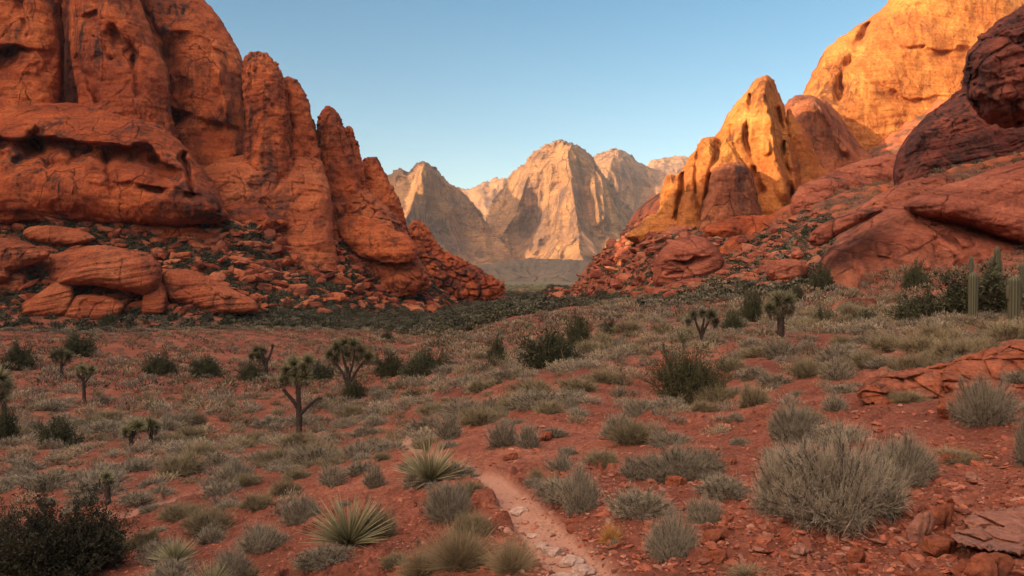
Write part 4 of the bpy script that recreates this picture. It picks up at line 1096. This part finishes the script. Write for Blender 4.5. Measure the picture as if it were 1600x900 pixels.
def joshua(px, py, branches, heads, label, hpx_unit=1.0, name='joshua_tree', cat='joshua tree', trunk_w=9, leafc=((.075, .085, .04), (.34, .32, .17))):
    """branches: polylines in px relative to the base (dx, up), heads: (dx, up, r) in px"""
    X, Y, Z = place(px, py); u = Y / F
    taken.append((X, Y, 12 * u))
    t = link(name, None, None, loc=(X, Y, Z - .05), label=label, cat=cat)
    parts = []
    for k, (pl, w0, w1) in enumerate(branches):
        dep = float(rng.uniform(-1, 1)) * 10 if k else 0
        pts = [(a * u, dep * u * j / max(1, len(pl) - 1), b * u) for j, (a, b) in enumerate(pl)]
        q = spline(pts, 14)
        if k:
            hd = q[-1]
        V, f, _ = tube(q, np.linspace(w0, w1, 14) * u / 2, 9, w0 * u * .25, k)
        parts.append((V, f, rep((.055, .04, .032), len(V), .2)))
        sh = int(60)
        tq = rng.uniform(.35 if not k else .1, 1, sh); b0 = np.stack([np.interp(tq, np.linspace(0, 1, 14), q[:, c]) for c in range(3)], -1)
        dd = rng.normal(size=(sh, 3)) * .6 + np.array([0, 0, -.9]); dd /= np.linalg.norm(dd, axis=1)[:, None]
        if w1 > 2:
            parts.append(strips(b0, dd, np.full(sh, w0 * u * 1.0), np.full(sh, w0 * u * .18), np.zeros((sh, 3)), 1, rep((.085, .065, .048), sh), rep((.1, .075, .055), sh), .3))
    link('trunk', mk('trunk', join(*parts), True), M_BARK, parent=t)
    for (dx, up, r) in heads:
        n = 260; r = r * rng.uniform(.85, 1.35)
        d = rng.normal(size=(n, 3)); d /= np.linalg.norm(d, axis=1)[:, None]; d[:, 2] = d[:, 2] * .9 + .2
        c = np.array([dx * u, rng.uniform(-1, 1) * r * .6 * u, up * u])
        lc0, lc1 = leafc
        s = strips(c + d * r * u * .15, d, r * u * rng.uniform(.75, 1.1, n), np.full(n, r * u * .11), np.zeros((n, 3)), 1, rep(lc0, n, .25), rep(lc1, n, .25), .15)
        nd = 90; dd = rng.normal(size=(nd, 3)) * .45 + np.array([0, 0, -.9]); dd /= np.linalg.norm(dd, axis=1)[:, None]
        dead = strips(c + rng.normal(0, .16, (nd, 3)) * r * u - np.array([0, 0, .25 * r * u]), dd, r * u * rng.uniform(.5, 1.1, nd), np.full(nd, r * u * .1), np.zeros((nd, 3)), 1, rep((.12, .09, .06), nd, .3), rep((.17, .125, .08), nd, .3), .2)
        s = join(s, dead)
        link('leaf_rosette', mk('leaf_rosette', s), M_YUC, parent=t)
joshua(467, 684, [([(0, 0), (1, 30), (0, 60), (-2, 100)], 10, 6), ([(1, 45), (-8, 62), (-22, 80)], 6, 5), ([(0, 38), (14, 52), (30, 66), (38, 66)], 6, 3), ([(-1, 75), (-4, 92), (-12, 108)], 6, 4), ([(0, 80), (6, 100), (8, 118)], 5, 4)],
       [(-6, 118, 12), (8, 112, 12), (-18, 108, 11), (-26, 92, 10), (10, 98, 11), (-4, 100, 12), (14, 122, 10), (-20, 96, 9), (-12, 122, 9)], 'leafy-headed joshua tree standing alone on the open plain')
joshua(545, 622, [([(0, 0), (0, 30), (-2, 50)], 8, 5), ([(0, 22), (-14, 50), (-26, 66)], 5, 3), ([(0, 25), (14, 48), (26, 62)], 5, 3), ([(-1, 40), (-8, 66), (-10, 80)], 4, 3), ([(0, 35), (8, 60), (10, 78)], 4, 3)],
       [(-30, 70, 11), (-18, 80, 11), (-6, 86, 12), (8, 86, 11), (20, 76, 11), (30, 66, 11), (-2, 70, 11), (-22, 62, 9), (14, 64, 9)], 'many-branched round-crowned joshua tree on the plain', leafc=((.06, .065, .036), (.21, .2, .1)))
joshua(417, 592, [([(0, 0), (-1, 20), (-2, 34)], 6, 4), ([(-2, 22), (-10, 36), (-16, 44)], 4, 3), ([(-2, 24), (5, 40), (9, 54)], 4, 3), ([(-2, 28), (-6, 44)], 4, 3)],
       [(-16, 46, 8), (-6, 46, 8), (-22, 38, 7), (9, 54, 4), (-12, 36, 7)], 'leaning joshua tree left of the bushy row', leafc=((.065, .065, .038), (.2, .19, .1)))
joshua(132, 630, [([(0, 0), (-1, 25), (-2, 46)], 6, 4), ([(-1, 34), (-8, 46)], 4, 3), ([(-1, 30), (10, 46)], 3, 2)], [(-2, 54, 9), (-10, 52, 7), (12, 52, 8), (4, 46, 8)], 'slender joshua tree far left on the plain')
joshua(205, 700, [([(0, 0), (0, 18), (0, 30)], 6, 5), ([(0, 18), (7, 32)], 4, 3)], [(0, 36, 10), (9, 38, 10), (-6, 30, 8)], 'short pale-headed joshua tree, left of a close pair')
joshua(236, 694, [([(0, 0), (0, 20), (1, 26)], 6, 5)], [(0, 34, 11), (4, 28, 8)], 'short pale-headed joshua tree, right of a close pair')
joshua(170, 795, [([(0, 0), (-1, 20), (-3, 42)], 10, 7)], [(-4, 50, 12), (-3, 42, 11)], 'stubby single-trunk joshua tree beside the side track')
joshua(96, 592, [([(0, 0), (0, 20), (0, 34)], 5, 3), ([(0, 18), (8, 32)], 3, 2)], [(0, 38, 9), (8, 34, 8), (-8, 36, 8)], 'small joshua tree in front of a wide dark bush', leafc=((.065, .065, .038), (.2, .19, .1)))
joshua(8, 660, [([(0, 0), (-2, 30), (-4, 60)], 8, 5)], [(-4, 70, 16), (-10, 60, 14), (6, 58, 12), (0, 44, 12)], 'thick pale-headed joshua tree cut by the left edge')
joshua(1220, 530, [([(0, 0), (0, 25), (1, 50)], 12, 9), ([(0, 32), (-12, 46)], 8, 6), ([(0, 36), (12, 52)], 7, 5)], [(-14, 50, 11), (-4, 62, 12), (8, 62, 12), (14, 50, 10), (2, 50, 11), (-8, 40, 8)], 'thick-trunked joshua tree on the ridge by the dark bushes', leafc=((.08, .09, .045), (.22, .21, .12)))
joshua(1096, 540, [([(0, 0), (0, 20), (2, 34)], 5, 4), ([(1, 16), (-8, 34), (-12, 46)], 4, 3), ([(1, 18), (8, 36), (14, 48)], 4, 3), ([(1, 26), (2, 46)], 4, 3)], [(-12, 50, 9), (2, 54, 9), (14, 50, 9), (22, 40, 8), (-20, 40, 8)], 'spindly joshua tree behind the creosote bush', leafc=((.06, .065, .035), (.15, .15, .09)))

# saguaros
def ribbed(P, rad, k=11, ribs=.22):
    P = np.array(P, float); n = len(P)
    V, q, _ = tube(P, rad, k * 2)
    c = np.repeat(P, k * 2, 0); m_ = np.tile(np.where(np.arange(k * 2) % 2, 1 - ribs, 1 + ribs * .3), n)
    V = c + (V - c) * m_[:, None]
    V = np.concatenate([V, P[-1:] + (P[-1:] - P[-2:-1]) * .3]); last = (n - 1) * 2 * k + np.arange(2 * k)
    tri = np.stack([last, np.roll(last, -1), np.full(2 * k, len(V) - 1), np.full(2 * k, len(V) - 1)], -1)
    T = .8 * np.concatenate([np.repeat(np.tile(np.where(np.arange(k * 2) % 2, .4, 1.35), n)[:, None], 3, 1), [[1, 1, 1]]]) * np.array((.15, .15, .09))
    return V, np.concatenate([q, tri]), T
def capsule_r(n, r):
    t = np.linspace(0, 1, n); return r * np.where(t > .9, np.sqrt(np.clip(1 - ((t - .9) / .1) ** 2, .03, 1)), 1 - .12 * (1 - t))
def tri_fix(d):
    V, f, T = d
    quad = f[f[:, 2] != f[:, 3]]; tri = f[f[:, 2] == f[:, 3]][:, :3]
    return V, [quad, tri], T
def saguaro(px, py, Yd, hpx, wpx, label, arms=()):
    u = Yd / F; X = (px - 800) * u; Z = float(ground_z(np.array([X]), np.array([Yd]))[0])
    ztop = (HZ - (py - hpx)) * u; H = ztop - Z
    t = link('saguaro_cactus', None, None, loc=(X, Yd, Z - .1), label=label, cat='cactus')
    n = 24; P = np.stack([np.linspace(0, .04, n) * H * .3, 0 * np.linspace(0, 1, n), np.linspace(0, H, n)], -1)
    V, f, T = tri_fix(ribbed(P, capsule_r(n, wpx * u / 2)))
    link('trunk', mesh_np('trunk', V, f, T), M_CACT, parent=t)
    for (dx, up0, up1, w) in arms:
        z0, z1 = H - (hpx - up0) * u, H - (hpx - up1) * u
        q = spline([(0, 0, z0), (dx * u * .8, 0, z0 + .05), (dx * u, 0, z0 + abs(dx) * u * .5), (dx * u, 0, z1)], 18)
        V, f, T = tri_fix(ribbed(q, capsule_r(18, w * u / 2), 10))
        link('arm', mesh_np('arm', V, f, T), M_CACT, parent=t)
saguaro(1520, 505, 31, 84, 14, 'tall pale saguaro column in front of the biggest dark bush')
saguaro(1584, 500, 30, 72, 18, 'thick saguaro at the right edge with short arms', arms=((9, 30, 74, 7), (-9, 34, 60, 6)))
saguaro(1557, 475, 60, 92, 9, 'slim saguaro with a small arm behind the dark bush', arms=((-7, 60, 78, 5), (7, 50, 72, 4)))
saguaro(1517, 470, 66, 72, 6, 'thin saguaro tip rising behind the tall pale column')
saguaro(1596, 480, 60, 70, 6, 'thin saguaro half hidden at the right edge')

# ------------------------------------------------------------------ shrub cover of the plain
def blocked(X, Y, k=.8):
    b = np.zeros(len(X), bool)
    for (x, y, r) in taken:
        b |= (X - x) ** 2 + (Y - y) ** 2 < (r * k) ** 2
    return b
def plain_points(n_try, y0, y1, spacing, dens):
    """poisson-like points over the visible wedge"""
    Y = np.sqrt(rng.uniform(y0 ** 2, y1 ** 2, n_try)); X = rng.uniform(-.72, .72, n_try) * Y
    keep = dens(X, Y) > rng.random(n_try)
    X, Y = X[keep], Y[keep]
    cell = {}
    out = []
    for k in range(len(X)):
        s = spacing * (1 + Y[k] / 500)
        i_, j_ = int(X[k] // 2), int(Y[k] // 2)
        ok = True
        for a in (-1, 0, 1):
            for b in (-1, 0, 1):
                for m_ in cell.get((i_ + a, j_ + b), ()):
                    if (X[m_] - X[k]) ** 2 + (Y[m_] - Y[k]) ** 2 < s * s:
                        ok = False
        if ok:
            cell.setdefault((i_, j_), []).append(k); out.append(k)
    out = np.array(out)
    return X[out], Y[out]
def sight(X, Y, Z, h=.4):
    """is a point above the ground seen from the camera?"""
    vis = np.ones(len(X), bool)
    for t in np.linspace(.15, .95, 16):
        vis &= base_z(X * t, Y * t) < (Z + h) * t + .05
    return vis
def wood_line(px):
    return np.interp(px, [0, 300, 400, 560, 700, 740, 800, 900, 1000], [481, 488, 497, 513, 526, 520, 501, 484, 470])
def dens_plain(X, Y):
    px = 800 + X / Y * F
    b = .6 + .4 * sstep(fbm(np.stack([X / 12, Y / 12, 0 * X], -1), 3, 77), -.35, .15)
    py = HZ - base_z(X, Y) / Y * F
    # the bare red slope right of the trail carries few plants
    bare = sstep(px, 700, 780) * (1 - sstep(Y, 13, 22))
    bare = np.maximum(bare, sstep(px, 1000, 1100) * (1 - sstep(Y, 13, 18)))
    b = b * (1 - .9 * bare) * (1 - path_mask(X, Y) > .5)
    z = base_z(X, Y)
    b = b * ((py > wood_line(px)) | (px > 1000)) * (Y < 250)
    return b
pts = [plain_points(*a, dens_plain) for a in ((7000, 6.5, 18, .8), (20000, 18, 45, .98), (40000, 45, 110, 1.65), (45000, 110, 250, 1.95))]
X = np.concatenate([p[0] for p in pts]); Y = np.concatenate([p[1] for p in pts])
ok = ~blocked(X, Y, 1.0)
X, Y = X[ok], Y[ok]; Z = ground_z(X, Y)
ok = sight(X, Y, Z)
X, Y, Z = X[ok], Y[ok], Z[ok]
n = len(X)
size = (.2 + .42 * rng.random(n) ** 1.5) * (1 + 1.25 * sstep(Y, 25, 60))
order = np.argsort(-(size / Y))
top = order[:240]; rest = order[240:]; 
LM = [(467, 684, 'lone joshua tree on the open plain'), (545, 622, 'many-branched joshua tree'), (417, 592, 'leaning joshua tree'), (132, 630, 'slender joshua tree'), (220, 700, 'close pair of short joshua trees'),
      (170, 795, 'stubby joshua tree'), (8, 660, 'thick joshua tree at the left edge'), (1220, 530, 'thick-trunked joshua tree'), (1096, 540, 'spindly joshua tree'), (1078, 628, 'creosote bush'),
      (545, 858, 'lower yucca'), (672, 752, 'upper yucca'), (273, 885, 'small yucca by the near-black bush'), (85, 880, 'big near-black bush'), (1310, 838, 'largest grey shrub'), (1538, 672, 'dark spiky shrub by the ledge'),
      (1050, 880, 'dense grey-green shrub on the slope'), (1058, 752, 'wide grey shrub on the red slope'), (905, 800, 'rounded shrub beside the trail'), (1178, 636, 'straw-topped round shrub'), (955, 848, 'orange grass clump'),
      (720, 905, 'big dry grass clump'), (860, 573, 'broad dark green bush'), (1283, 512, 'round dark bush on the ridge'), (1440, 505, 'dark bush beside the tall cactus'), (1540, 505, 'tall saguaro'), (90, 700, 'dark bush near the left edge'),
      (285, 588, 'two olive bushes'), (665, 592, 'olive bush ending the bushy row'), (776, 572, 'narrow upright dark bush'), (366, 760, 'dark bare-twigged shrub'), (1430, 586, 'shrubs on top of the ledge'),
      (785, 703, 'wide shrub above the trail bend'), (640, 685, 'upper bend of the trail'), (280, 812, 'low wide straw-grey shrub'), (1400, 640, 'red rock ledge'), (1160, 900, 'thin grass at the bottom edge')]
LMA = np.array([(a, b) for a, b, _ in LM], float)
is_straw = rng.random(n) < .3
spx = 800 + X / Y * F; spy = HZ - Z / Y * F
buckets = {}
for k in top:
    dx = LMA[:, 0] - spx[k]; dy = (LMA[:, 1] - spy[k]) * 1.6
    m = int(np.argmin(dx * dx + dy * dy)); a, b = dx[m], dy[m]
    side = ('left of' if a > 0 else 'right of') if abs(a) > abs(b) else ('in front of' if b < 0 else 'behind')
    buckets.setdefault((m, side, bool(is_straw[k])), []).append((a * a + b * b, k))
ORD = ['first', 'second', 'third', 'fourth', 'fifth', 'sixth', 'seventh', 'eighth', 'ninth', 'tenth', 'eleventh', 'twelfth', 'thirteenth', 'fourteenth', 'fifteenth', 'sixteenth', 'seventeenth', 'eighteenth', 'nineteenth', 'twentieth', 'twenty-first', 'twenty-second']
LABEL = {}
for (m, side, st), lst in buckets.items():
    lst.sort()
    for q, (_, k) in enumerate(lst):
        LABEL[k] = f"{ORD[min(q, 21)]} {'low straw-tipped' if st else 'low grey'} shrub {side} the {LM[m][2]}" if len(lst) > 1 else f"only {'low straw-tipped' if st else 'low grey'} shrub close {side} the {LM[m][2]}"

for k in top:
    s = float(size[k])
    if Y[k] < 16: s *= .62
    st = bool(is_straw[k])
    pr = (MS_GR if st else MS_MD)[rng.integers(0, 3)]
    lab = LABEL[k]
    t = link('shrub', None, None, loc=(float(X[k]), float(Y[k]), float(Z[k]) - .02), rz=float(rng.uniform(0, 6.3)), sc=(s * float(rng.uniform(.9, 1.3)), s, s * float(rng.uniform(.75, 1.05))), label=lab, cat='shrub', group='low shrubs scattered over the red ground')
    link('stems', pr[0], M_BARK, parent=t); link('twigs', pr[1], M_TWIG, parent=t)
def cover(ii, protos, name, label, tints):
    m_ = len(ii)
    s = size[ii]
    sc = np.stack([s * rng.uniform(.9, 1.35, m_), s, s * rng.uniform(.8, 1.3, m_)], -1)
    tt = np.array(tints)[rng.integers(0, len(tints), m_)] * rng.uniform(.75, 1.25, m_)[:, None]
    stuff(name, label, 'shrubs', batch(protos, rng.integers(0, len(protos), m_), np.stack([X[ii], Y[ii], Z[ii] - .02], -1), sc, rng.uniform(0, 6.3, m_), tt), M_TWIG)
TW = [(1, 1, 1), (1.1, 1.0, .9), (.85, .85, .85), (.6, .62, .5), (1.15, 1.1, .95)]
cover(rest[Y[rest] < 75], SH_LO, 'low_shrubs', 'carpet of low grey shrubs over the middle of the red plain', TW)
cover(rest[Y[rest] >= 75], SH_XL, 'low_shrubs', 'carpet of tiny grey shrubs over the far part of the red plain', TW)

# far scrub woods on the valley floor and dark bushes on the slopes
def blob(nl, w_, hh, c):
    d = hemi(nl, .0, 1.0) * (rng.random(nl) ** .35)[:, None]
    d = d * np.array([1, 1, hh]) + np.array([0, 0, .1])
    dd = rng.normal(size=(nl, 3)); dd /= np.linalg.norm(dd, axis=1)[:, None]
    return strips(d, dd, w_ * rng.uniform(.7, 1.4, nl), np.full(nl, w_), np.zeros((nl, 3)), 1, rep(c, nl, .3), rep(c, nl, .3), .7)
BL = [blob(90, .26, .9, (1, 1, 1)) for _ in range(5)]
BLF = [blob(36, .42, .8, (1, 1, 1)) for _ in range(5)]
def dark(name, label, X, Y, smin, smax, tints, protos):
    m_ = len(X); s = rng.uniform(smin, smax, m_); Zz = ground_z(X, Y)
    sc = np.stack([s * rng.uniform(.9, 1.4, m_), s, s * rng.uniform(.7, 1.2, m_)], -1)
    tt = np.array(tints)[rng.integers(0, len(tints), m_)] * rng.uniform(.7, 1.3, m_)[:, None]
    stuff(name, label, 'scrub', batch(protos, rng.integers(0, len(protos), m_), np.stack([X, Y, Zz - .1 * s], -1), sc, rng.uniform(0, 6.3, m_), tt), M_LEAF)
DK = [(.06, .06, .035), (.08, .075, .043), (.05, .05, .03), (.11, .1, .065)]
m_ = 15000
Yw = np.exp(rng.uniform(math.log(130), math.log(1300), m_)); pxw = rng.uniform(330, 1080, m_); Xw = (pxw - 800) / F * Yw
zb = base_z(Xw, Yw)
ok = (zb < -5.5) & (HZ - zb / Yw * F < wood_line(pxw)) & sight(Xw, Yw, zb, 4) & (fbm(np.stack([Xw / 40, Yw / 40, 0 * Xw], -1), 3, 83) > -.6)
BLN = [blob(300, .13, .9, (1, 1, 1)) for _ in range(5)]
dark('woods', 'dark scrub woodland filling the valley floor between the cliffs', Xw[ok], Yw[ok], 1.1, 2.4, DK, BLN)
Xs, Ys = scatter_img(11500, LB, 225, 520)
dark('slope_scrub', 'dark desert scrub between the rocks under the left cliffs', Xs, Ys, .5, 1.7, DK, BL)
Xs, Ys = scatter_img(5200, RB, 100, 450)
dark('slope_scrub', 'dark and grey scrub between the rocks under the golden spires', Xs, Ys, .3, 1.2, DK + [(.16, .15, .1), (.2, .18, .12)], BL)
mk_ = 900
Yw = rng.uniform(205, 262, mk_); Xw = rng.uniform(-.72, -.1, mk_) * Yw
dark('slope_scrub', 'band of dark bushes along the foot of the left cliffs', Xw, Yw, .8, 2.0, DK, BL)

# ------------------------------------------------------------------ near rocks
NR = [rock_shape(4, 900 + k, f_, 11, .06) for k, f_ in enumerate((.3, .36, .5, .6, .42, .28))]
MR = [mesh_np('rock', v, [f], None, False) for v, f in NR]
def rock(px, py, wpx, hpx, label, k=0, mat=M_NEAR, deep=.8, rz=0., tilt=(0, 0), name='rock', group=None, sink=.25, dY=0.):
    X, Y, Z = place(px, py); Y += dY; w_ = wpx / F * Y / 2; h_ = hpx / F * Y / 2
    X = (px - 800) / F * Y
    me = bpy.data.meshes.new('rock')
    v, f = NR[k % len(NR)]
    fz = v[:, 2].max()
    cs, sn = math.cos(rz), math.sin(rz)
    v = np.stack([v[:, 0] * cs - v[:, 1] * sn, v[:, 0] * sn + v[:, 1] * cs, v[:, 2]], -1)
    v = v * np.array([w_ / np.abs(v[:, 0]).max(), w_ * deep, h_ / fz * (1 + sink)])
    v[:, 2] += v[:, 0] * tilt[0] + v[:, 1] * tilt[1]
    hv = rocky(v * (1.0) + np.array([X, Y, 0]), low=.05 * w_, lowL=.5, mid=.03, midL=.12, strata=.022, strL=.07, crack=.05, crL=.5, seed=300)
    nrm = v / (np.linalg.norm(v, axis=1)[:, None] + 1e-6)
    v = v + nrm * (hv * min(1, w_ * 3) * (.3 if name == 'trail_stone' else 1))[:, None]
    Z = float(ground_z(np.array([X]), np.array([Y]))[0])
    return link(name, mesh_np(name, v, [f], None, True), mat, loc=(X, Y + w_ * deep * .3, Z + h_ * (1 - sink) * .6), label=label, cat='rock', group=group)
NR[0:0] = []
for a in [
    (1505, 655, 90, 40, 'low red block below the dark spiky shrub', 1, .9, .2, (.05, .1)),
    (1480, 722, 60, 18, 'small red slab beside the largest shrub', 5, .8, 1.0, (0, 0)),
    (1520, 756, 34, 14, 'pale pink flat stone right of the largest shrub', 1, .8, .4, (0, .1)),
    (1605, 868, 110, 42, 'pale flat stone under the layered slabs at the right edge', 1, .7, .9, (.1, .1)),
    (1440, 840, 46, 44, 'upright squarish red block beside the pale slabs', 3, .6, .7, (.2, .3)),
    (1470, 828, 56, 36, 'red block leaning on the upright squarish block', 2, .7, 1.4, (.2, .2)),
    (1475, 862, 60, 24, 'flat red stone in front of the leaning red blocks', 4, .8, .3, (0, .1)),
    (1340, 872, 30, 26, 'dark grey-brown stone below the largest shrub', 3, .8, .3, (0, .1)),
    (1333, 893, 22, 20, 'small orange round stone at the bottom edge', 2, .8, 1.3, (0, .1)),
    (1250, 868, 40, 20, 'tan oval stone at the foot of the largest shrub', 5, .8, .2, (.1, .1)),
    (1545, 905, 90, 50, 'dark lichen-stained boulder at the bottom right', 3, .7, .8, (0, .1)),
    (1460, 908, 70, 30, 'dark-capped stone left of the lichen-stained boulder', 2, .7, .4, (0, .1)),
    (1340, 815, 26, 14, 'small pinkish stone under the largest shrub', 1, .8, .9, (0, .1)),
    (1125, 880, 46, 26, 'flat red stone right of the dense grey-green shrub', 0, .8, .2, (.1, .1)),
    (1120, 850, 40, 18, 'red stone above the flat one by the dense grey-green shrub', 4, .8, .8, (0, .1)),
    (1140, 720, 40, 10, 'thin red stone on the slope beside the wide grey shrub', 0, .8, .1, (.1, .1)),
    (800, 715, 30, 12, 'flat red stone above the trail bend', 0, .8, .5, (.2, .1)),
    (850, 688, 30, 14, 'tilted red stone right of the crest shrub', 4, .8, .5, (.2, .1)),
    (1060, 757, 40, 16, 'red stone under the wide grey shrub', 2, .8, .5, (0, .1)),
]:
    mt = M_PALE if 'pale' in a[4] or 'tan oval' in a[4] else M_NEAR
    rock(a[0], a[1], a[2], a[3], a[4], a[5], mt, a[6], a[7], a[8])
for k, (px, py, w_, h_, lb) in enumerate([
    (866, 852, 42, 15, 'pale oval trail stone, highest of the big ones'), (893, 868, 44, 13, 'pale flat trail stone below the highest oval one'),
    (912, 884, 42, 14, 'pale trail stone in the lower middle of the trail'), (885, 898, 44, 12, 'pale trail stone at the bottom left of the trail'),
    (832, 822, 26, 8, 'small pale trail stone above the big oval one'), (812, 790, 34, 8, 'thin pale stone crossing the trail near its bend'),
    (938, 903, 30, 12, 'pale trail stone at the bottom right of the trail'), (845, 838, 24, 8, 'small pale trail stone touching the highest oval one')]):
    rock(px, py, w_, h_, lb, (0, 5, 1, 4)[k % 4], M_TRAIL, .8, k * .7, (0, .15), name='trail_stone', group='pale stones set in the trail', sink=.1)
N_NEAR = dict(low=.16, lowL=1.3, mid=.07, midL=.35, strata=.05, strL=.13, crack=0, blocks=.14, blL=.55, dip=(-.15, 0))
for poly, D, h0, B, rad, ln, lb in [
    ([(1338, 618), (1356, 594), (1400, 580), (1450, 572), (1484, 566), (1500, 590), (1494, 625), (1476, 664), (1440, 660), (1400, 640), (1360, 632)], 10.4, -2.0, .3, 22, 2.0, 'red rock ledge block with a sharp lip over a dark undercut'),
    ([(1470, 600), (1484, 566), (1530, 548), (1580, 536), (1640, 528), (1760, 520), (1760, 620), (1640, 600), (1560, 612), (1500, 628)], 10.9, -1.6, .3, 20, 2.0, 'long upper shelf of the red rock ledge at the right edge'),
    ([(1490, 640), (1510, 618), (1560, 604), (1640, 596), (1760, 600), (1760, 700), (1640, 680), (1540, 680)], 9.9, -1.8, .25, 20, 1.6, 'lower red shelf of the rock ledge beside the dark spiky shrub')]:
    relief('rock_ledge', poly, D, M_NEAR, B, rad, ln, label=lb, cat='rock ledge', kind=None, noise=N_NEAR, back=.8, step=1.5, edge=3.0, edgeL=9, smooth=2, hgt0=h0)
for poly, D, h0, lb in [
    ([(1462, 716), (1500, 702), (1560, 704), (1640, 712), (1760, 726), (1760, 770), (1600, 750), (1520, 742), (1475, 732)], 7.6, -1.75, 'thin layered red shelf right of the largest shrub'),
    ([(1500, 812), (1540, 798), (1600, 792), (1700, 790), (1700, 860), (1600, 838), (1540, 832)], 5.35, -1.62, 'pinkish layered slab at the right edge, uppermost of the low slabs'),
    ([(1484, 838), (1510, 824), (1560, 826), (1620, 834), (1700, 850), (1700, 890), (1600, 868), (1520, 858)], 5.0, -1.62, 'pinkish layered slab under the uppermost low slab at the right edge')]:
    relief('rock_ledge', poly, D, M_NEAR if D > 6 else M_PALE, .12, 14, 2.2, label=lb, cat='rock ledge', kind=None, noise=N_NEAR | dict(low=.05, mid=.03, blocks=.06, blL=.3, strata=.03, strL=.06), back=.4, step=1.5, edge=4.0, edgeL=12, smooth=2, hgt0=h0)
# loose stones and gravel on the near slope
def stones(name, label, n, box, smin, smax, protos, tints, yhi, pw=2.):
    Xg, Yg = scatter_img(n, box, 3.7, yhi); n = len(Xg)
    s = smin * (smax / smin) ** (rng.random(n) ** pw)
    sc = np.stack([s * rng.uniform(.8, 1.6, n), s * rng.uniform(.8, 1.2, n), s * rng.uniform(.5, 1., n)], -1)
    if 'trail' not in label:
        k_ = rng.random(n) > path_mask(Xg, Yg) * .93; Xg, Yg, s, sc = Xg[k_], Yg[k_], s[k_], sc[k_]; n = len(Xg)
    Zg = ground_z(Xg, Yg) + s * .1
    tt = np.array(tints)[rng.integers(0, len(tints), n)] * rng.uniform(.7, 1.25, n)[:, None]
    stuff(name, label, 'gravel', batch(protos, rng.integers(0, len(protos), n), np.stack([Xg, Yg, Zg], -1), sc, rng.uniform(0, 6.3, n), tt, rng.normal(0, .2, (n, 2))), M_RUB2)
def rub2():
    m = NT('loose_stone')
    a = m.attr('tint'); geo = m.n('ShaderNodeTexCoord').outputs['Object']
    c = m.mix(1.0, a.outputs['Color'], m.ramp(m.noise(geo, 14, 6, .7), [(0.3, .6), (0.7, 1.3)]), 'MULTIPLY')
    m.l(c, m.b.inputs['Base Color']); m.b.inputs['Roughness'].default_value = .92; m.b.inputs['Specular IOR Level'].default_value = .12
    m.l(m.bump(m.noise(geo, 30, 6, .7), .02, .7), m.b.inputs['Normal'])
    return m.m
M_RUB2 = rub2()
NT_ = [(.36, .115, .065), (.3, .09, .05), (.4, .15, .09), (.24, .09, .06), (.36, .115, .065), (.38, .18, .125)]
stones('gravel', 'loose red stones strewn over the near slope', 6500, [(760, 560, 1640, 900), (560, 640, 1640, 905), (1100, 780, 1640, 905)], .010, .06, RP, NT_, 26, 3.)
stones('gravel', 'fine red gravel on the near ground', 9000, [(0, 640, 1640, 905), (300, 740, 1640, 905)], .006, .022, RP1, NT_, 22, 1.)
stones('gravel', 'pale pebbles lying in the trail', 420, [(770, 760, 960, 905)], .008, .04, RP, [(.42, .24, .17), (.38, .19, .13)], 9)

# ------------------------------------------------------------------ evening haze
def haze_box(x0, x1, y0, y1, z0, z1):
    V = [(x, y, z) for x in (x0, x1) for y in (y0, y1) for z in (z0, z1)]
    Fq = [[0, 1, 3, 2], [4, 6, 7, 5], [0, 4, 5, 1], [2, 3, 7, 6], [0, 2, 6, 4], [1, 5, 7, 3]]
    m = bpy.data.materials.new('haze'); m.use_nodes = True; t = m.node_tree; t.nodes.clear()
    o = t.nodes.new('ShaderNodeOutputMaterial'); v = t.nodes.new('ShaderNodeVolumePrincipled')
    v.inputs['Color'].default_value = (.8, .87, 1, 1); v.inputs['Density'].default_value = HAZE
    t.links.new(v.outputs[0], o.inputs['Volume'])
    link('haze', mesh_np('haze', np.array(V, float), [Fq], None, False), m, kind='stuff', label='thin evening haze filling the canyon air', cat='haze')
HAZE = .00004
gz = float(V_ZMIN)
haze_box(-17000, 17000, -17000, 17000, gz - 1, 760)
